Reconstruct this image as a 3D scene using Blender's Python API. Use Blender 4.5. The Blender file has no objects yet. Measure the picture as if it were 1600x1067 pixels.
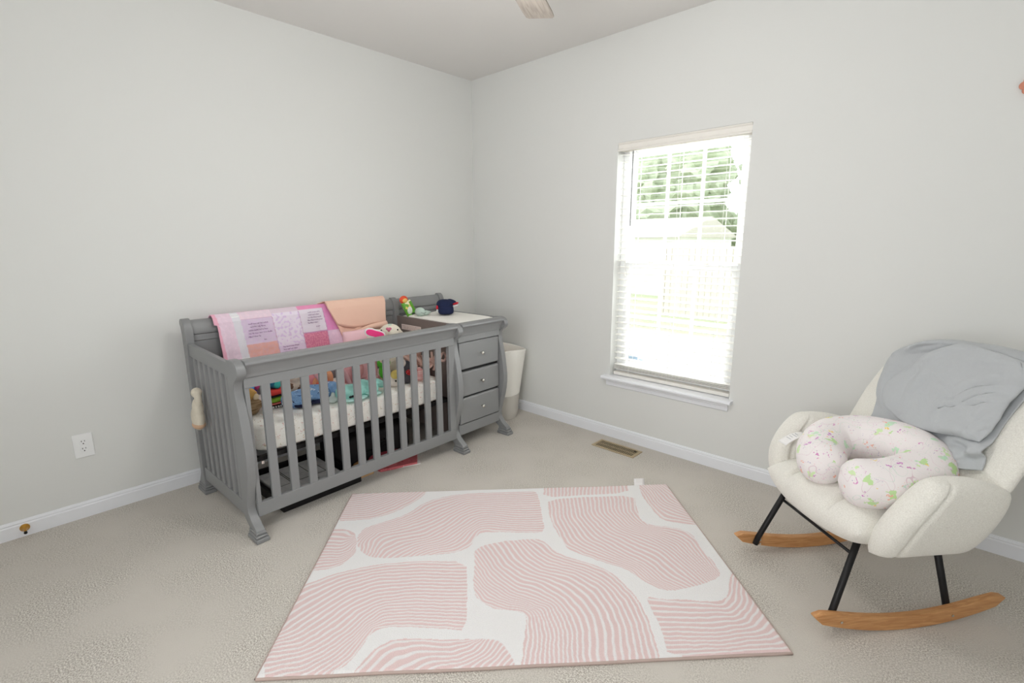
import bpy, math, random
import numpy as np
from mathutils import Vector, Matrix, noise, Euler
random.seed(7)
SC = bpy.context.scene
COL = SC.collection

# ------------------------------------------------------------------ camera
F_PX = 768.236
cam_d = bpy.data.cameras.new('camera'); cam = bpy.data.objects.new('camera', cam_d); COL.objects.link(cam)
cam_d.sensor_width = 36.0; cam_d.sensor_fit = 'HORIZONTAL'; cam_d.lens = F_PX / 1600 * 36.0
cam_d.clip_start = 0.05; cam_d.clip_end = 300
R3 = Matrix(((0.73017304, 0.68325202, -0.0037431), (-0.13303631, 0.14754148, 0.98006778), (0.67018555, -0.7151211, 0.19862813))).transposed()
m4 = R3.to_4x4(); m4.translation = Vector((3.2803, -3.0171, 1.42))
cam.matrix_world = m4
SC.camera = cam

# ------------------------------------------------------------------ world, light, exposure
SC.view_settings.view_transform = 'Standard'; SC.view_settings.look = 'None'
SC.view_settings.gamma = 1.0; SC.view_settings.use_curve_mapping = False
SC.view_settings.exposure = 0.20
SC.cycles.use_denoising = True
SC.cycles.max_bounces = 12; SC.cycles.diffuse_bounces = 8; SC.cycles.transparent_max_bounces = 24
SC.cycles.sample_clamp_indirect = 6.0
W = bpy.data.worlds.new('overcast_sky'); SC.world = W; W.use_nodes = True
bg = W.node_tree.nodes['Background']; bg.inputs[0].default_value = (0.93, 0.97, 1.0, 1); bg.inputs[1].default_value = 2.1

def area(name, loc, rot, sx, sy, power, col=(1, 1, 1)):
    l = bpy.data.lights.new(name, 'AREA'); l.shape = 'RECTANGLE'; l.size = sx; l.size_y = sy; l.energy = power; l.color = col
    o = bpy.data.objects.new(name, l); COL.objects.link(o); o.location = loc; o.rotation_euler = rot
    return o
PI = math.pi
# daylight arriving at the window in view and fill light added behind the camera
area('daylight_window_1', (1.85, 0.42, 1.35), (-PI/2 + 0.12, 0, 0), 0.95, 1.6, 34, (0.97, 0.985, 1.0))
area('added_rear_fill', (2.65, -4.02, 1.45), (PI/2, 0, 0), 1.3, 1.5, 24, (0.98, 0.99, 1.0))  # fill through an unseen rear window, added to brighten the room
lp = bpy.data.lights.new('added_fan_fill', 'POINT'); lp.energy = 20; lp.shadow_soft_size = 0.13; lp.color = (1.0, 0.99, 0.975)  # unseen lamp under the fan, added as room fill
lpo = bpy.data.objects.new('added_fan_fill', lp); COL.objects.link(lpo); lpo.location = (2.0, -1.74, 2.13)

# ------------------------------------------------------------------ helpers
def s2l(c):
    return tuple(((v/255)/12.92 if v/255 <= 0.04045 else (((v/255)+0.055)/1.055)**2.4) for v in c)

def mat(name, rgb, rough=0.6, metal=0.0, bump=None, var=None, spots=None, attr=False, spec=0.3, sheen=0.0, wood=None, trans=0.0, lines=None):
    """rgb sRGB 0-255. bump=(scale,strength,dist). var=(scale, rgb2, amount). spots=[(scale, size, [rgb...])]"""
    m = bpy.data.materials.new(name); m.use_nodes = True; nt = m.node_tree; N = nt.nodes; L = nt.links
    b = N['Principled BSDF']; b.inputs['Roughness'].default_value = rough; b.inputs['Metallic'].default_value = metal
    b.inputs['Specular IOR Level'].default_value = spec
    if sheen: b.inputs['Sheen Weight'].default_value = sheen
    tc = N.new('ShaderNodeTexCoord')
    rgbn = N.new('ShaderNodeRGB'); rgbn.outputs[0].default_value = (*s2l(rgb), 1); cur = rgbn.outputs[0]
    if attr:
        a = N.new('ShaderNodeAttribute'); a.attribute_name = 'Col'; cur = a.outputs['Color']
    def mix(fac, A, Bc, mode='MIX'):
        x = N.new('ShaderNodeMix'); x.data_type = 'RGBA'; x.blend_type = mode
        if isinstance(fac, float): x.inputs[0].default_value = fac
        else: L.new(fac, x.inputs[0])
        for s, v in ((6, A), (7, Bc)):
            if isinstance(v, tuple): x.inputs[s].default_value = (*v, 1)
            else: L.new(v, x.inputs[s])
        return x.outputs[2]
    if wood:
        mp = N.new('ShaderNodeMapping'); mp.inputs['Scale'].default_value = wood[0]; L.new(tc.outputs['Object'], mp.inputs[0])
        nz = N.new('ShaderNodeTexNoise'); nz.inputs['Scale'].default_value = 4; nz.inputs['Detail'].default_value = 8; nz.inputs['Distortion'].default_value = 0.6
        L.new(mp.outputs[0], nz.inputs['Vector'])
        rp = N.new('ShaderNodeValToRGB'); rp.color_ramp.elements[0].position = 0.35; rp.color_ramp.elements[1].position = 0.65
        rp.color_ramp.elements[0].color = (*s2l(wood[1]), 1); rp.color_ramp.elements[1].color = (*s2l(rgb), 1)
        L.new(nz.outputs[0], rp.inputs[0]); cur = rp.outputs[0]
    for v in (var if isinstance(var, list) else [var] if var else []):
        nz = N.new('ShaderNodeTexNoise'); nz.inputs['Scale'].default_value = v[0]; nz.inputs['Detail'].default_value = 4
        L.new(tc.outputs['Object'], nz.inputs['Vector'])
        rp = N.new('ShaderNodeValToRGB'); rp.color_ramp.elements[0].position = 0.5 - v[2]; rp.color_ramp.elements[1].position = 0.5 + v[2]
        L.new(nz.outputs[0], rp.inputs[0])
        cur = mix(rp.outputs[0], s2l(v[1]), cur)
    for sp in (spots or []):
        sc_, size, cols = sp[:3]
        nz = N.new('ShaderNodeTexNoise'); nz.inputs['Scale'].default_value = sc_*2.2; L.new(tc.outputs['Object'], nz.inputs['Vector'])
        dm = mix(0.06, tc.outputs['Object'], nz.outputs['Color'], 'ADD')
        vo = N.new('ShaderNodeTexVoronoi'); vo.inputs['Scale'].default_value = sc_; L.new(dm, vo.inputs['Vector'])
        mt = N.new('ShaderNodeMath'); mt.operation = 'LESS_THAN'; L.new(vo.outputs['Distance'], mt.inputs[0]); mt.inputs[1].default_value = size
        sepc = N.new('ShaderNodeSeparateColor'); L.new(vo.outputs['Color'], sepc.inputs[0])
        rp = N.new('ShaderNodeValToRGB'); rp.color_ramp.interpolation = 'CONSTANT'
        els = rp.color_ramp.elements
        n = len(cols)
        els[0].position = 0; els[0].color = (*s2l(cols[0]), 1)
        els[1].position = 1.0/n if n > 1 else 1.0; els[1].color = (*s2l(cols[min(1, n-1)]), 1)
        for i in range(2, n):
            e = els.new(i/n); e.color = (*s2l(cols[i]), 1)
        L.new(sepc.outputs[0], rp.inputs[0])
        gate = N.new('ShaderNodeMath'); gate.operation = 'LESS_THAN'; L.new(sepc.outputs[1], gate.inputs[0]); gate.inputs[1].default_value = sp[3] if len(sp) > 3 else 1.0
        ml = N.new('ShaderNodeMath'); ml.operation = 'MULTIPLY'; L.new(mt.outputs[0], ml.inputs[0]); L.new(gate.outputs[0], ml.inputs[1])
        cur = mix(ml.outputs[0], cur, rp.outputs[0])
    for ls, lw, lc in (lines or []):
        nz = N.new('ShaderNodeTexNoise'); nz.inputs['Scale'].default_value = ls; nz.inputs['Detail'].default_value = 1; L.new(tc.outputs['Object'], nz.inputs['Vector'])
        su_ = N.new('ShaderNodeMath'); su_.operation = 'SUBTRACT'; L.new(nz.outputs[0], su_.inputs[0]); su_.inputs[1].default_value = 0.5
        ab = N.new('ShaderNodeMath'); ab.operation = 'ABSOLUTE'; L.new(su_.outputs[0], ab.inputs[0])
        lt_ = N.new('ShaderNodeMath'); lt_.operation = 'LESS_THAN'; L.new(ab.outputs[0], lt_.inputs[0]); lt_.inputs[1].default_value = lw
        cur = mix(lt_.outputs[0], cur, s2l(lc))
    L.new(cur, b.inputs['Base Color'])
    if bump:
        nz = N.new('ShaderNodeTexNoise'); nz.inputs['Scale'].default_value = bump[0]; nz.inputs['Detail'].default_value = 3
        L.new(tc.outputs['Object'], nz.inputs['Vector'])
        bp = N.new('ShaderNodeBump'); bp.inputs['Strength'].default_value = bump[1]; bp.inputs['Distance'].default_value = bump[2]
        L.new(nz.outputs[0], bp.inputs['Height']); L.new(bp.outputs[0], b.inputs['Normal'])
    return m

class MB:
    def __init__(s): s.v = []; s.f = []; s.c = None
    def add(s, vs, fs):
        o = len(s.v); s.v += [tuple(v) for v in vs]; s.f += [tuple(i+o for i in f) for f in fs]; return s
    def box(s, a, b, M=None):
        x0, y0, z0 = a; x1, y1, z1 = b
        vs = [Vector(p) for p in ((x0,y0,z0),(x1,y0,z0),(x1,y1,z0),(x0,y1,z0),(x0,y0,z1),(x1,y0,z1),(x1,y1,z1),(x0,y1,z1))]
        if M: vs = [M @ p for p in vs]
        return s.add(vs, [(0,3,2,1),(4,5,6,7),(0,1,5,4),(1,2,6,5),(2,3,7,6),(3,0,4,7)])
    def prism(s, poly, axis, a, b):
        """poly of 2-tuples in the two remaining axes (cyclic order), extruded along axis from a to b"""
        def P(p, t):
            return {0: (t, p[0], p[1]), 1: (p[0], t, p[1]), 2: (p[0], p[1], t)}[axis]
        n = len(poly); vs = [P(p, a) for p in poly] + [P(p, b) for p in poly]
        fs = [tuple(range(n))[::-1], tuple(range(n, 2*n))] + [(i, (i+1) % n, (i+1) % n + n, i+n) for i in range(n)]
        return s.add(vs, fs)
    def tube(s, pts, r, n=10, caps=True, flat=None):
        pts = [Vector(p) for p in pts]; m = len(pts); rr = r if isinstance(r, (list, tuple)) else [r]*m
        vs = []; up = None
        for i, p in enumerate(pts):
            d = (pts[min(i+1, m-1)] - pts[max(i-1, 0)]).normalized()
            if up is None:
                up = Vector((0, 0, 1)) if abs(d.z) < .9 else Vector((1, 0, 0))
            x = d.cross(up).normalized(); y = x.cross(d).normalized(); up = y
            fx, fy = flat or (1, 1)
            for k in range(n):
                a = 2*PI*k/n; vs.append(p + x*(math.cos(a)*rr[i]*fx) + y*(math.sin(a)*rr[i]*fy))
        fs = [(i*n+k, i*n+(k+1) % n, (i+1)*n+(k+1) % n, (i+1)*n+k) for i in range(m-1) for k in range(n)]
        if caps: fs += [tuple(range(n))[::-1], tuple(range((m-1)*n, m*n))]
        return s.add(vs, fs)
    def lathe(s, prof, n=24, c=(0,0,0), M=None):
        vs = []; m = len(prof)
        for r, z in prof:
            for k in range(n):
                a = 2*PI*k/n; v = Vector((r*math.cos(a), r*math.sin(a), z))
                if M: v = M @ v
                vs.append(v + Vector(c))
        fs = [(i*n+k, i*n+(k+1) % n, (i+1)*n+(k+1) % n, (i+1)*n+k) for i in range(m-1) for k in range(n)]
        fs += [tuple(range(n))[::-1], tuple(range((m-1)*n, m*n))]
        return s.add(vs, fs)
    def ell(s, c, r, rot=(0,0,0), n=20, m=12, nz=0.0, nsc=10, sup=1.0, seed=0):
        E = Euler(rot).to_matrix(); vs = []; c = Vector(c)
        def pw(x): return math.copysign(abs(x)**sup, x)
        for i in range(1, m):
            t = PI*i/m
            for k in range(n):
                a = 2*PI*k/n
                v = Vector((pw(math.sin(t))*pw(math.cos(a))*r[0], pw(math.sin(t))*pw(math.sin(a))*r[1], pw(math.cos(t))*r[2]))
                vs.append(v)
        vs.append(Vector((0,0,r[2]))); vs.append(Vector((0,0,-r[2])))
        if nz:
            vs = [v + v.normalized()*nz*noise.noise(v*nsc + Vector((seed*3.1, seed*1.7, 0))) for v in vs]
        vs = [E @ v + c for v in vs]
        fs = [((i)*n+k, (i+1)*n+k, (i+1)*n+(k+1) % n, i*n+(k+1) % n) for i in range(m-2) for k in range(n)]
        T = (m-1)*n; fs += [(T, k, (k+1) % n) for k in range(n)] + [(T+1, (m-2)*n+(k+1) % n, (m-2)*n+k) for k in range(n)]
        return s.add(vs, fs)
    def grid(s, fn, nu, nv, closed_u=False):
        vs = [fn(i/nu, j/nv) for j in range(nv+1) for i in range(nu+1)]
        fs = [(j*(nu+1)+i, j*(nu+1)+i+1, (j+1)*(nu+1)+i+1, (j+1)*(nu+1)+i) for j in range(nv) for i in range(nu)]
        return s.add(vs, fs)
    def pad(s, S, T, nu=36, nv=36, p=2.6, crease=None):
        """closed cushion about surface S(u,v)->Vector, half thickness T(u,v) or number; crease(u,v)->0..1 multiplier"""
        def nrm(u, v):
            e = 1e-3; a = S(min(u+e,1), v)-S(max(u-e,0), v); b = S(u, min(v+e,1))-S(u, max(v-e,0)); return a.cross(b).normalized()
        def prof(u, v):
            x = abs(2*u-1); y = abs(2*v-1)
            return max(0, (1-x**p))**0.5 * max(0, (1-y**p))**0.5
        def ease(t): return 0.5-0.5*math.cos(PI*t)*(1) if False else (0.5+0.5*math.sin(PI*(t-0.5)))*0.45 + t*0.55
        vs = []; idx = {}
        for side in (1, -1):
            for j in range(nv+1):
                for i in range(nu+1):
                    edge = i in (0, nu) or j in (0, nv)
                    if edge and side == -1: idx[(side,i,j)] = idx[(1,i,j)]; continue
                    u = ease(i/nu); v = ease(j/nv)
                    t = T(u, v) if callable(T) else T
                    k = prof(u, v)*(crease(u, v, side) if crease else 1)
                    idx[(side,i,j)] = len(vs); vs.append(S(u, v) + nrm(u, v)*(side*t*k))
        fs = []
        for side in (1, -1):
            for j in range(nv):
                for i in range(nu):
                    q = (idx[(side,i,j)], idx[(side,i+1,j)], idx[(side,i+1,j+1)], idx[(side,i,j+1)])
                    fs.append(q if side == 1 else q[::-1])
        return s.add(vs, fs)
    def build(s, name, material, parent=None, smooth=False, bevel=0.0, subsurf=0, remesh=0.0, solid=0.0, seg=2, soff=0.0):
        me = bpy.data.meshes.new(name); me.from_pydata([tuple(v) for v in s.v], [], s.f); me.update()
        if s.c is not None:
            ca = me.color_attributes.new('Col', 'FLOAT_COLOR', 'POINT')
            arr = np.ones((len(s.v), 4), dtype=np.float32); arr[:, :3] = s.c; ca.data.foreach_set('color', arr.ravel())
        o = bpy.data.objects.new(name, me); COL.objects.link(o)
        me.materials.append(material)
        if smooth:
            me.polygons.foreach_set('use_smooth', [True]*len(me.polygons))
        if remesh:
            md = o.modifiers.new('fuse', 'REMESH'); md.mode = 'VOXEL'; md.voxel_size = remesh; md.use_smooth_shade = True
            sm = o.modifiers.new('relax', 'SMOOTH'); sm.factor = 0.5; sm.iterations = 3
        if solid:
            md = o.modifiers.new('thickness', 'SOLIDIFY'); md.thickness = solid; md.offset = soff
        if bevel:
            md = o.modifiers.new('edge', 'BEVEL'); md.width = bevel; md.segments = seg; md.limit_method = 'ANGLE'; md.angle_limit = math.radians(35)
            me.polygons.foreach_set('use_smooth', [True]*len(me.polygons))
            wn = o.modifiers.new('wn', 'WEIGHTED_NORMAL'); wn.keep_sharp = True
        if subsurf:
            md = o.modifiers.new('sub', 'SUBSURF'); md.levels = subsurf; md.render_levels = subsurf
        if parent: o.parent = parent
        return o

def tag(o, label=None, cat=None, group=None, kind=None):
    if label: o['label'] = label
    if cat: o['category'] = cat
    if group: o['group'] = group
    if kind: o['kind'] = kind
    return o
def empty(name, loc=(0,0,0), rz=0.0):
    o = bpy.data.objects.new(name, None); COL.objects.link(o); o.location = loc; o.rotation_euler = (0, 0, rz); o.empty_display_size = 0.1
    return o
def struct(name, mb, m, parent=None, **k):
    o = mb.build(name, m, parent, **k)
    if parent is None: o['kind'] = 'structure'
    return o
def lerp(a, b, t): return a + (b-a)*t
def interp(xs, ys, x):
    if x <= xs[0]: return ys[0]
    for i in range(len(xs)-1):
        if x <= xs[i+1]:
            return lerp(ys[i], ys[i+1], (x-xs[i])/(xs[i+1]-xs[i]))
    return ys[-1]
def spline(pts, n):
    """Catmull-Rom through pts -> n points"""
    P = [Vector(p) for p in pts]; P = [P[0]*2-P[1]] + P + [P[-1]*2-P[-2]]; out = []; m = len(P)-3
    for i in range(n):
        t = i/(n-1)*m; k = min(int(t), m-1); t -= k; a, b, c, d = P[k:k+4]
        out.append(0.5*((2*b) + (c-a)*t + (2*a-5*b+4*c-d)*t*t + (3*b-a-3*c+d)*t**3))
    return out

# ------------------------------------------------------------------ materials
M = {}
M['wall'] = mat('wall_paint', (224, 225, 223), 0.85, bump=(900, 0.06, 0.001), spec=0.15)
M['ceil'] = mat('ceiling_paint', (226, 224, 222), 0.9, spec=0.1)
M['trim'] = mat('white_trim_paint', (236, 238, 243), 0.35)
M['carpet'] = mat('carpet_pile', (222, 217, 209), 1.0, var=[(190, (162, 155, 146), 0.11), (3.5, (202, 196, 188), 0.14)], bump=(200, 0.45, 0.006), spec=0.0, sheen=0.2)
M['vinyl'] = mat('white_vinyl', (240, 241, 242), 0.4)
M['blind'] = mat('blind_slat_white', (245, 244, 240), 0.5)
M['valance'] = mat('cream_valance', (238, 235, 229), 0.5)
M['grey'] = mat('grey_furniture_paint', (135, 136, 137), 0.38, spec=0.4)
M['divider'] = mat('taupe_board', (124, 114, 110), 0.5)
M['chrome'] = mat('brushed_nickel', (215, 212, 205), 0.2, metal=1.0)
M['brass'] = mat('brass', (200, 150, 70), 0.3, metal=1.0)
M['bronze'] = mat('vent_bronze', (186, 168, 138), 0.45, metal=0.3)
M['dark'] = mat('black_metal', (26, 25, 26), 0.45)
M['duct_shade'] = mat('duct_shade_black', (12, 11, 10), 0.9)
M['boucle'] = mat('cream_boucle', (238, 236, 229), 1.0, bump=(200, 0.5, 0.004), var=(260, (222, 219, 211), 0.2), spec=0.0, sheen=0.3)
M['oak'] = mat('oiled_wood', (206, 156, 106), 0.45, wood=((3, 26, 26), (182, 128, 80)))
M['blanketgrey'] = mat('grey_cotton', (182, 185, 188), 0.85, bump=(35, 0.35, 0.012), spec=0.1, sheen=0.2)
M['white_fabric'] = mat('white_fabric', (238, 236, 230), 0.9, bump=(200, 0.2, 0.002))
M['paper'] = mat('white_label', (235, 233, 232), 0.7)
# ------------------------------------------------------------------ room shell
XR, YF, ZC = 3.95, -3.92, 2.735
struct('floor', MB().box((-0.1, YF-0.1, -0.12), (XR+0.1, 0.12, 0.0)), M['carpet'])
struct('ceiling', MB().box((-0.1, YF-0.1, ZC), (XR+0.1, 0.12, ZC+0.1)), M['ceil'])
struct('wall_left', MB().box((-0.12, YF-0.1, 0), (0, 0.12, ZC)), M['wall'])
struct('wall_right', MB().box((XR, YF-0.1, 0), (XR+0.12, 0.12, ZC)), M['wall'])
WX0, WX1, WZ0, WZ1 = 1.428, 2.276, 0.462, 2.062
wb = MB()
wb.box((0, 0, 0), (WX0, 0.14, ZC)).box((WX1, 0, 0), (XR, 0.14, ZC)).box((WX0, 0, 0), (WX1, 0.14, WZ0)).box((WX0, 0, WZ1), (WX1, 0.14, ZC))
struct('wall_back', wb, M['wall'])
FX0, FX1, FZ0, FZ1 = 2.0, 3.3, 0.7, 2.15  # opening added in the unseen rear wall to let fill light in
wf = MB()
wf.box((0, YF-0.1, 0), (FX0, YF, ZC)).box((FX1, YF-0.1, 0), (XR, YF, ZC)).box((FX0, YF-0.1, 0), (FX1, YF, FZ0)).box((FX0, YF-0.1, FZ1), (FX1, YF, ZC))
struct('wall_front', wf, M['wall'])
fw = MB()
fw.box((FX0, YF-0.08, FZ0), (FX0+0.05, YF-0.02, FZ1)).box((FX1-0.05, YF-0.08, FZ0), (FX1, YF-0.02, FZ1)).box((FX0, YF-0.08, FZ0), (FX1, YF-0.02, FZ0+0.05)).box((FX0, YF-0.08, FZ1-0.05), (FX1, YF-0.02, FZ1)).box((2.625, YF-0.08, FZ0), (2.675, YF-0.02, FZ1))
struct('added_rear_window', fw, M['vinyl'])  # frame of the added rear window, unseen
# baseboards with a stepped moulded top
def base_prof(s=1): return [(0, 0), (0.014*s, 0), (0.014*s, 0.062), (0.010*s, 0.068), (0.011*s, 0.074), (0.006*s, 0.083), (0, 0.085)]
struct('baseboard_left', MB().prism(base_prof(), 1, YF, 0), M['trim'])
struct('baseboard_right', MB().prism([(XR-x, z) for x, z in base_prof()], 1, YF, 0), M['trim'])
struct('baseboard_back', MB().prism([(-x, z) for x, z in base_prof()], 0, 0.014, XR-0.014), M['trim'])
struct('baseboard_front', MB().prism([(YF+x, z) for x, z in base_prof()], 0, 0.014, XR-0.014), M['trim'])
# window frame, sashes, glass
wy = 0.085
w1 = MB()
w1.box((WX0, wy, WZ0), (WX0+0.045, 0.14, WZ1)).box((WX1-0.045, wy, WZ0), (WX1, 0.14, WZ1)).box((WX0+0.045, wy, WZ0), (WX1-0.045, 0.14, WZ0+0.045)).box((WX0+0.045, wy, WZ1-0.045), (WX1-0.045, 0.14, WZ1))
wo = struct('window_1', w1, M['vinyl'], bevel=0.003)
def sash(name, z0, z1, y0, muntin_z):
    s = MB(); a, b = WX0+0.045, WX1-0.045; w = 0.032; t = 0.028
    s.box((a, y0, z0), (a+w, y0+t, z1)).box((b-w, y0, z0), (b, y0+t, z1)).box((a+w, y0, z0), (b-w, y0+t, z0+0.04)).box((a+w, y0, z1-0.04), (b-w, y0+t, z1))
    o = s.build(name, M['vinyl'], wo, bevel=0.003)
    g = MB(); x0, x1 = a+w, b-w
    for k in (1, 2):
        xx = x0+(x1-x0)*k/3; g.box((xx-0.009, y0+0.008, z0+0.04), (xx+0.009, y0+0.02, z1-0.04))
    g.box((x0, y0+0.0085, muntin_z-0.009), (x1, y0+0.0195, muntin_z+0.009))
    g.build('muntin', M['vinyl'], o)
    gl = bpy.data.materials.get('window_glass')
    if not gl:
        gl = bpy.data.materials.new('window_glass'); gl.use_nodes = True; nt = gl.node_tree; nt.nodes.clear()
        out = nt.nodes.new('ShaderNodeOutputMaterial'); tr = nt.nodes.new('ShaderNodeBsdfTransparent'); tr.inputs[0].default_value = (0.97, 0.98, 0.975, 1)
        gg = nt.nodes.new('ShaderNodeBsdfGlossy'); gg.inputs['Roughness'].default_value = 0.02
        mx = nt.nodes.new('ShaderNodeMixShader'); mx.inputs[0].default_value = 0.05
        nt.links.new(tr.outputs[0], mx.inputs[1]); nt.links.new(gg.outputs[0], mx.inputs[2]); nt.links.new(mx.outputs[0], out.inputs[0])
    MB().box((x0, y0+0.012, z0+0.04), (x1, y0+0.016, z1-0.04)).build('glass', gl, o)
    return o
up = sash('sash', 1.245, WZ1-0.045, 0.112, 1.665)
lo = sash('sash', WZ0+0.045, 1.275, 0.086, 0.90)
for x in (1.66, 2.04):
    MB().box((x-0.018, 0.090, 1.2755), (x+0.018, 0.108, 1.286)).build('sash_lock', M['valance'], lo, bevel=0.002)
# bottom-left energy sticker on the lower pane
MB().box((1.525, 0.0852, 0.575), (1.60, 0.0858, 0.612)).box((1.61, 0.0852, 0.582), (1.64, 0.0858, 0.60)).build('sticker', mat('sticker_blue', (170, 190, 210), 0.6), lo)
# stool and apron
st = MB().prism([(0.084, 0.4645), (-0.045, 0.4645), (-0.055, 0.457), (-0.055, 0.448), (-0.045, 0.440), (0.085, 0.440)], 0, WX0-0.045, WX1+0.045-0.02)
stool = struct('trim_1', st, M['trim'])
ap = MB().prism([(0.0, 0.440), (-0.020, 0.440), (-0.018, 0.425), (-0.012, 0.418), (-0.012, 0.395), (-0.006, 0.388), (0.0, 0.388)], 0, WX0-0.02, WX1)
struct('trim_2', ap, M['trim'])

# ------------------------------------------------------------------ window blind
bl = empty('window_blind', (1.852, 0.057, WZ0)); tag(bl, 'white horizontal slatted blind hanging open in the window with a cream top', 'blind')
bw = 0.412
MB().prism([(-0.045, 1.545), (-0.058, 1.545), (-0.060, 1.553), (-0.052, 1.562), (-0.052, 1.585), (-0.060, 1.592), (-0.060, 1.598), (-0.045, 1.598)], 0, -bw-0.0105, bw+0.0105).build('valance', M['valance'], bl)
MB().box((-bw, -0.03, 1.548), (bw, 0.03, 1.594)).build('headrail', M['valance'], bl, bevel=0.003)
sl = MB(); nsl = 34; zb, zt = 0.085, 1.528
for k in range(nsl):
    z = zb+(zt-zb)*k/(nsl-1)
    prof = []
    for i in range(7):
        y = -0.0245+0.049*i/6; prof.append((y, z+0.0022*(1-((y)/0.0245)**2)+y*0.05))
    prof += [(y, zz-0.0028) for y, zz in prof[::-1]]
    sl.prism(prof, 0, -bw, bw)
sl.build('slats', M['blind'], bl, smooth=False)
st2 = MB()
for k in range(3): st2.box((-bw, -0.0245, 0.052+k*0.0095), (bw, 0.0245, 0.055+k*0.0095))
st2.build('stacked_slats', M['blind'], bl)
MB().box((-bw, -0.026, 0.006), (bw, 0.026, 0.030)).build('bottom_rail', M['valance'], bl, bevel=0.004)
for x in (-0.29, 0.0, 0.29):
    c = MB().box((x-0.001, -0.0265, 0.03), (x+0.001, -0.0248, 1.55)).box((x-0.001, 0.0248, 0.03), (x+0.001, 0.0265, 1.55))
    c.build('ladder_cord', M['blind'], bl)
MB().tube([(-0.312, -0.05, 1.54), (-0.312, -0.05, 1.06)], 0.004, 8).build('tilt_wand', mat('clear_wand', (150, 152, 152), 0.3), bl, smooth=True)
MB().tube([(-0.335, -0.05, 1.54), (-0.338, -0.05, 0.75)], 0.0014, 6).lathe([(0.003, -0.03), (0.006, -0.02), (0.003, 0.0)], 10, (-0.338, -0.05, 0.75)).build('pull_cord', M['blind'], bl)
MB().box((bw+0.004, -0.050, 1.599), (bw+0.011, -0.043, 1.606)).build('bracket_clip', M['dark'], bl)

# ------------------------------------------------------------------ outlet, door stop, vent
ou = empty('wall_outlet', (0.0, -2.79, 0.388)); tag(ou, 'white double electrical outlet on the left wall', 'outlet')
MB().box((0, -0.0405, -0.063), (0.006, 0.0405, 0.063)).build('cover_plate', M['vinyl'], ou, bevel=0.004)
for s in (-1, 1):
    rc = MB().lathe([(0.0165, 0), (0.0165, 0.0035), (0.015, 0.004)], 20, (0.006, 0, s*0.0195), Matrix.Rotation(PI/2, 3, 'Y')).build('receptacle', M['vinyl'], ou)
    MB().box((0.0095, -0.0075, s*0.0195+0.002), (0.0104, -0.0050, s*0.0195+0.010)).box((0.0095, 0.005, s*0.0195+0.003), (0.0104, 0.0075, s*0.0195+0.010)).lathe([(0.003, 0), (0.003, 0.0009)], 10, (0.0095, 0, s*0.0195-0.007), Matrix.Rotation(PI/2, 3, 'Y')).build('slot', M['dark'], rc)
ds = empty('door_stop', (0.014, -3.06, 0.045)); tag(ds, 'small brass door stop on the baseboard of the left wall', 'door stop')
RY = Matrix.Rotation(PI/2, 3, 'Y')
MB().lathe([(0.019, 0), (0.019, 0.003), (0.015, 0.006), (0.008, 0.022), (0.0055, 0.040), (0.005, 0.060)], 24, (0, 0, 0), RY).build('stem', M['brass'], ds, smooth=True)
MB().lathe([(0.0065, 0.060), (0.0070, 0.068), (0.005, 0.072)], 16, (0, 0, 0), RY).build('rubber_tip', M['dark'], ds)
ve = empty('floor_vent', (1.608, -0.168, 0.0)); tag(ve, 'bronze metal floor register in the carpet below the window', 'vent'); ve.rotation_euler = (0, 0, 0.0)
MB().box((-0.165, -0.066, 0), (0.165, -0.050, 0.006)).box((-0.165, 0.050, 0), (0.165, 0.066, 0.006)).box((-0.165, -0.05, 0), (-0.148, 0.05, 0.006)).box((0.148, -0.05, 0), (0.165, 0.05, 0.006)).build('frame', M['bronze'], ve, bevel=0.002)
MB().box((-0.149, -0.051, 0.0), (0.149, 0.051, 0.0012)).build('duct_shade_plate', M['duct_shade'], ve)  # near-black plate stands in for the shade inside the duct
lv = MB()
for k in range(22):
    x = -0.142+0.284*k/21; lv.box((x-0.0022, -0.05, 0.001), (x+0.0022, 0.05, 0.0048))
lv.box((-0.148, -0.002, 0.001), (0.148, 0.002, 0.005)).build('louvers', M['bronze'], ve)
MB().box((0.12, 0.03, 0.004), (0.132, 0.036, 0.010)).build('damper_lever', M['dark'], ve)

# ------------------------------------------------------------------ ceiling fan
fa = empty('ceiling_fan', (2.0, -1.74, ZC)); tag(fa, 'ceiling fan with weathered grey wood blades', 'ceiling fan')
MB().lathe([(0.07, 0), (0.07, -0.03), (0.03, -0.06), (0.014, -0.065), (0.014, -0.20)], 24).build('downrod', M['chrome'], fa, smooth=True)
MB().lathe([(0.05, -0.19), (0.10, -0.21), (0.115, -0.25), (0.115, -0.34), (0.09, -0.37), (0.06, -0.38)], 32).build('motor_housing', M['chrome'], fa, smooth=True)
lampm = bpy.data.materials.new('added_lamp_glow'); lampm.use_nodes = True
b_ = lampm.node_tree.nodes['Principled BSDF']; b_.inputs['Base Color'].default_value = (1, 1, 1, 1); b_.inputs['Emission Color'].default_value = (1, 0.97, 0.93, 1); b_.inputs['Emission Strength'].default_value = 6.0
MB().lathe([(0.07, -0.38), (0.10, -0.40), (0.09, -0.43), (0.05, -0.45), (0.005, -0.455)], 24).build('added_lamp_shade', lampm, fa, smooth=True)  # glowing shade of the added fan lamp, out of view
M['blade'] = mat('grey_wood_blade', (172, 163, 154), 0.6, wood=((2, 24, 24), (148, 140, 132)))
def blade_mb():
    mb = MB()
    pts = [(0.10, -0.035), (0.20, -0.05), (0.35, -0.062), (0.60, -0.066), (0.648, -0.064), (0.66, -0.054), (0.66, 0.054), (0.648, 0.064), (0.60, 0.066), (0.35, 0.062), (0.20, 0.05), (0.10, 0.035)]
    return mb.prism(pts, 2, -0.004, 0.004)
bmesh_shared = None
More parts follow.
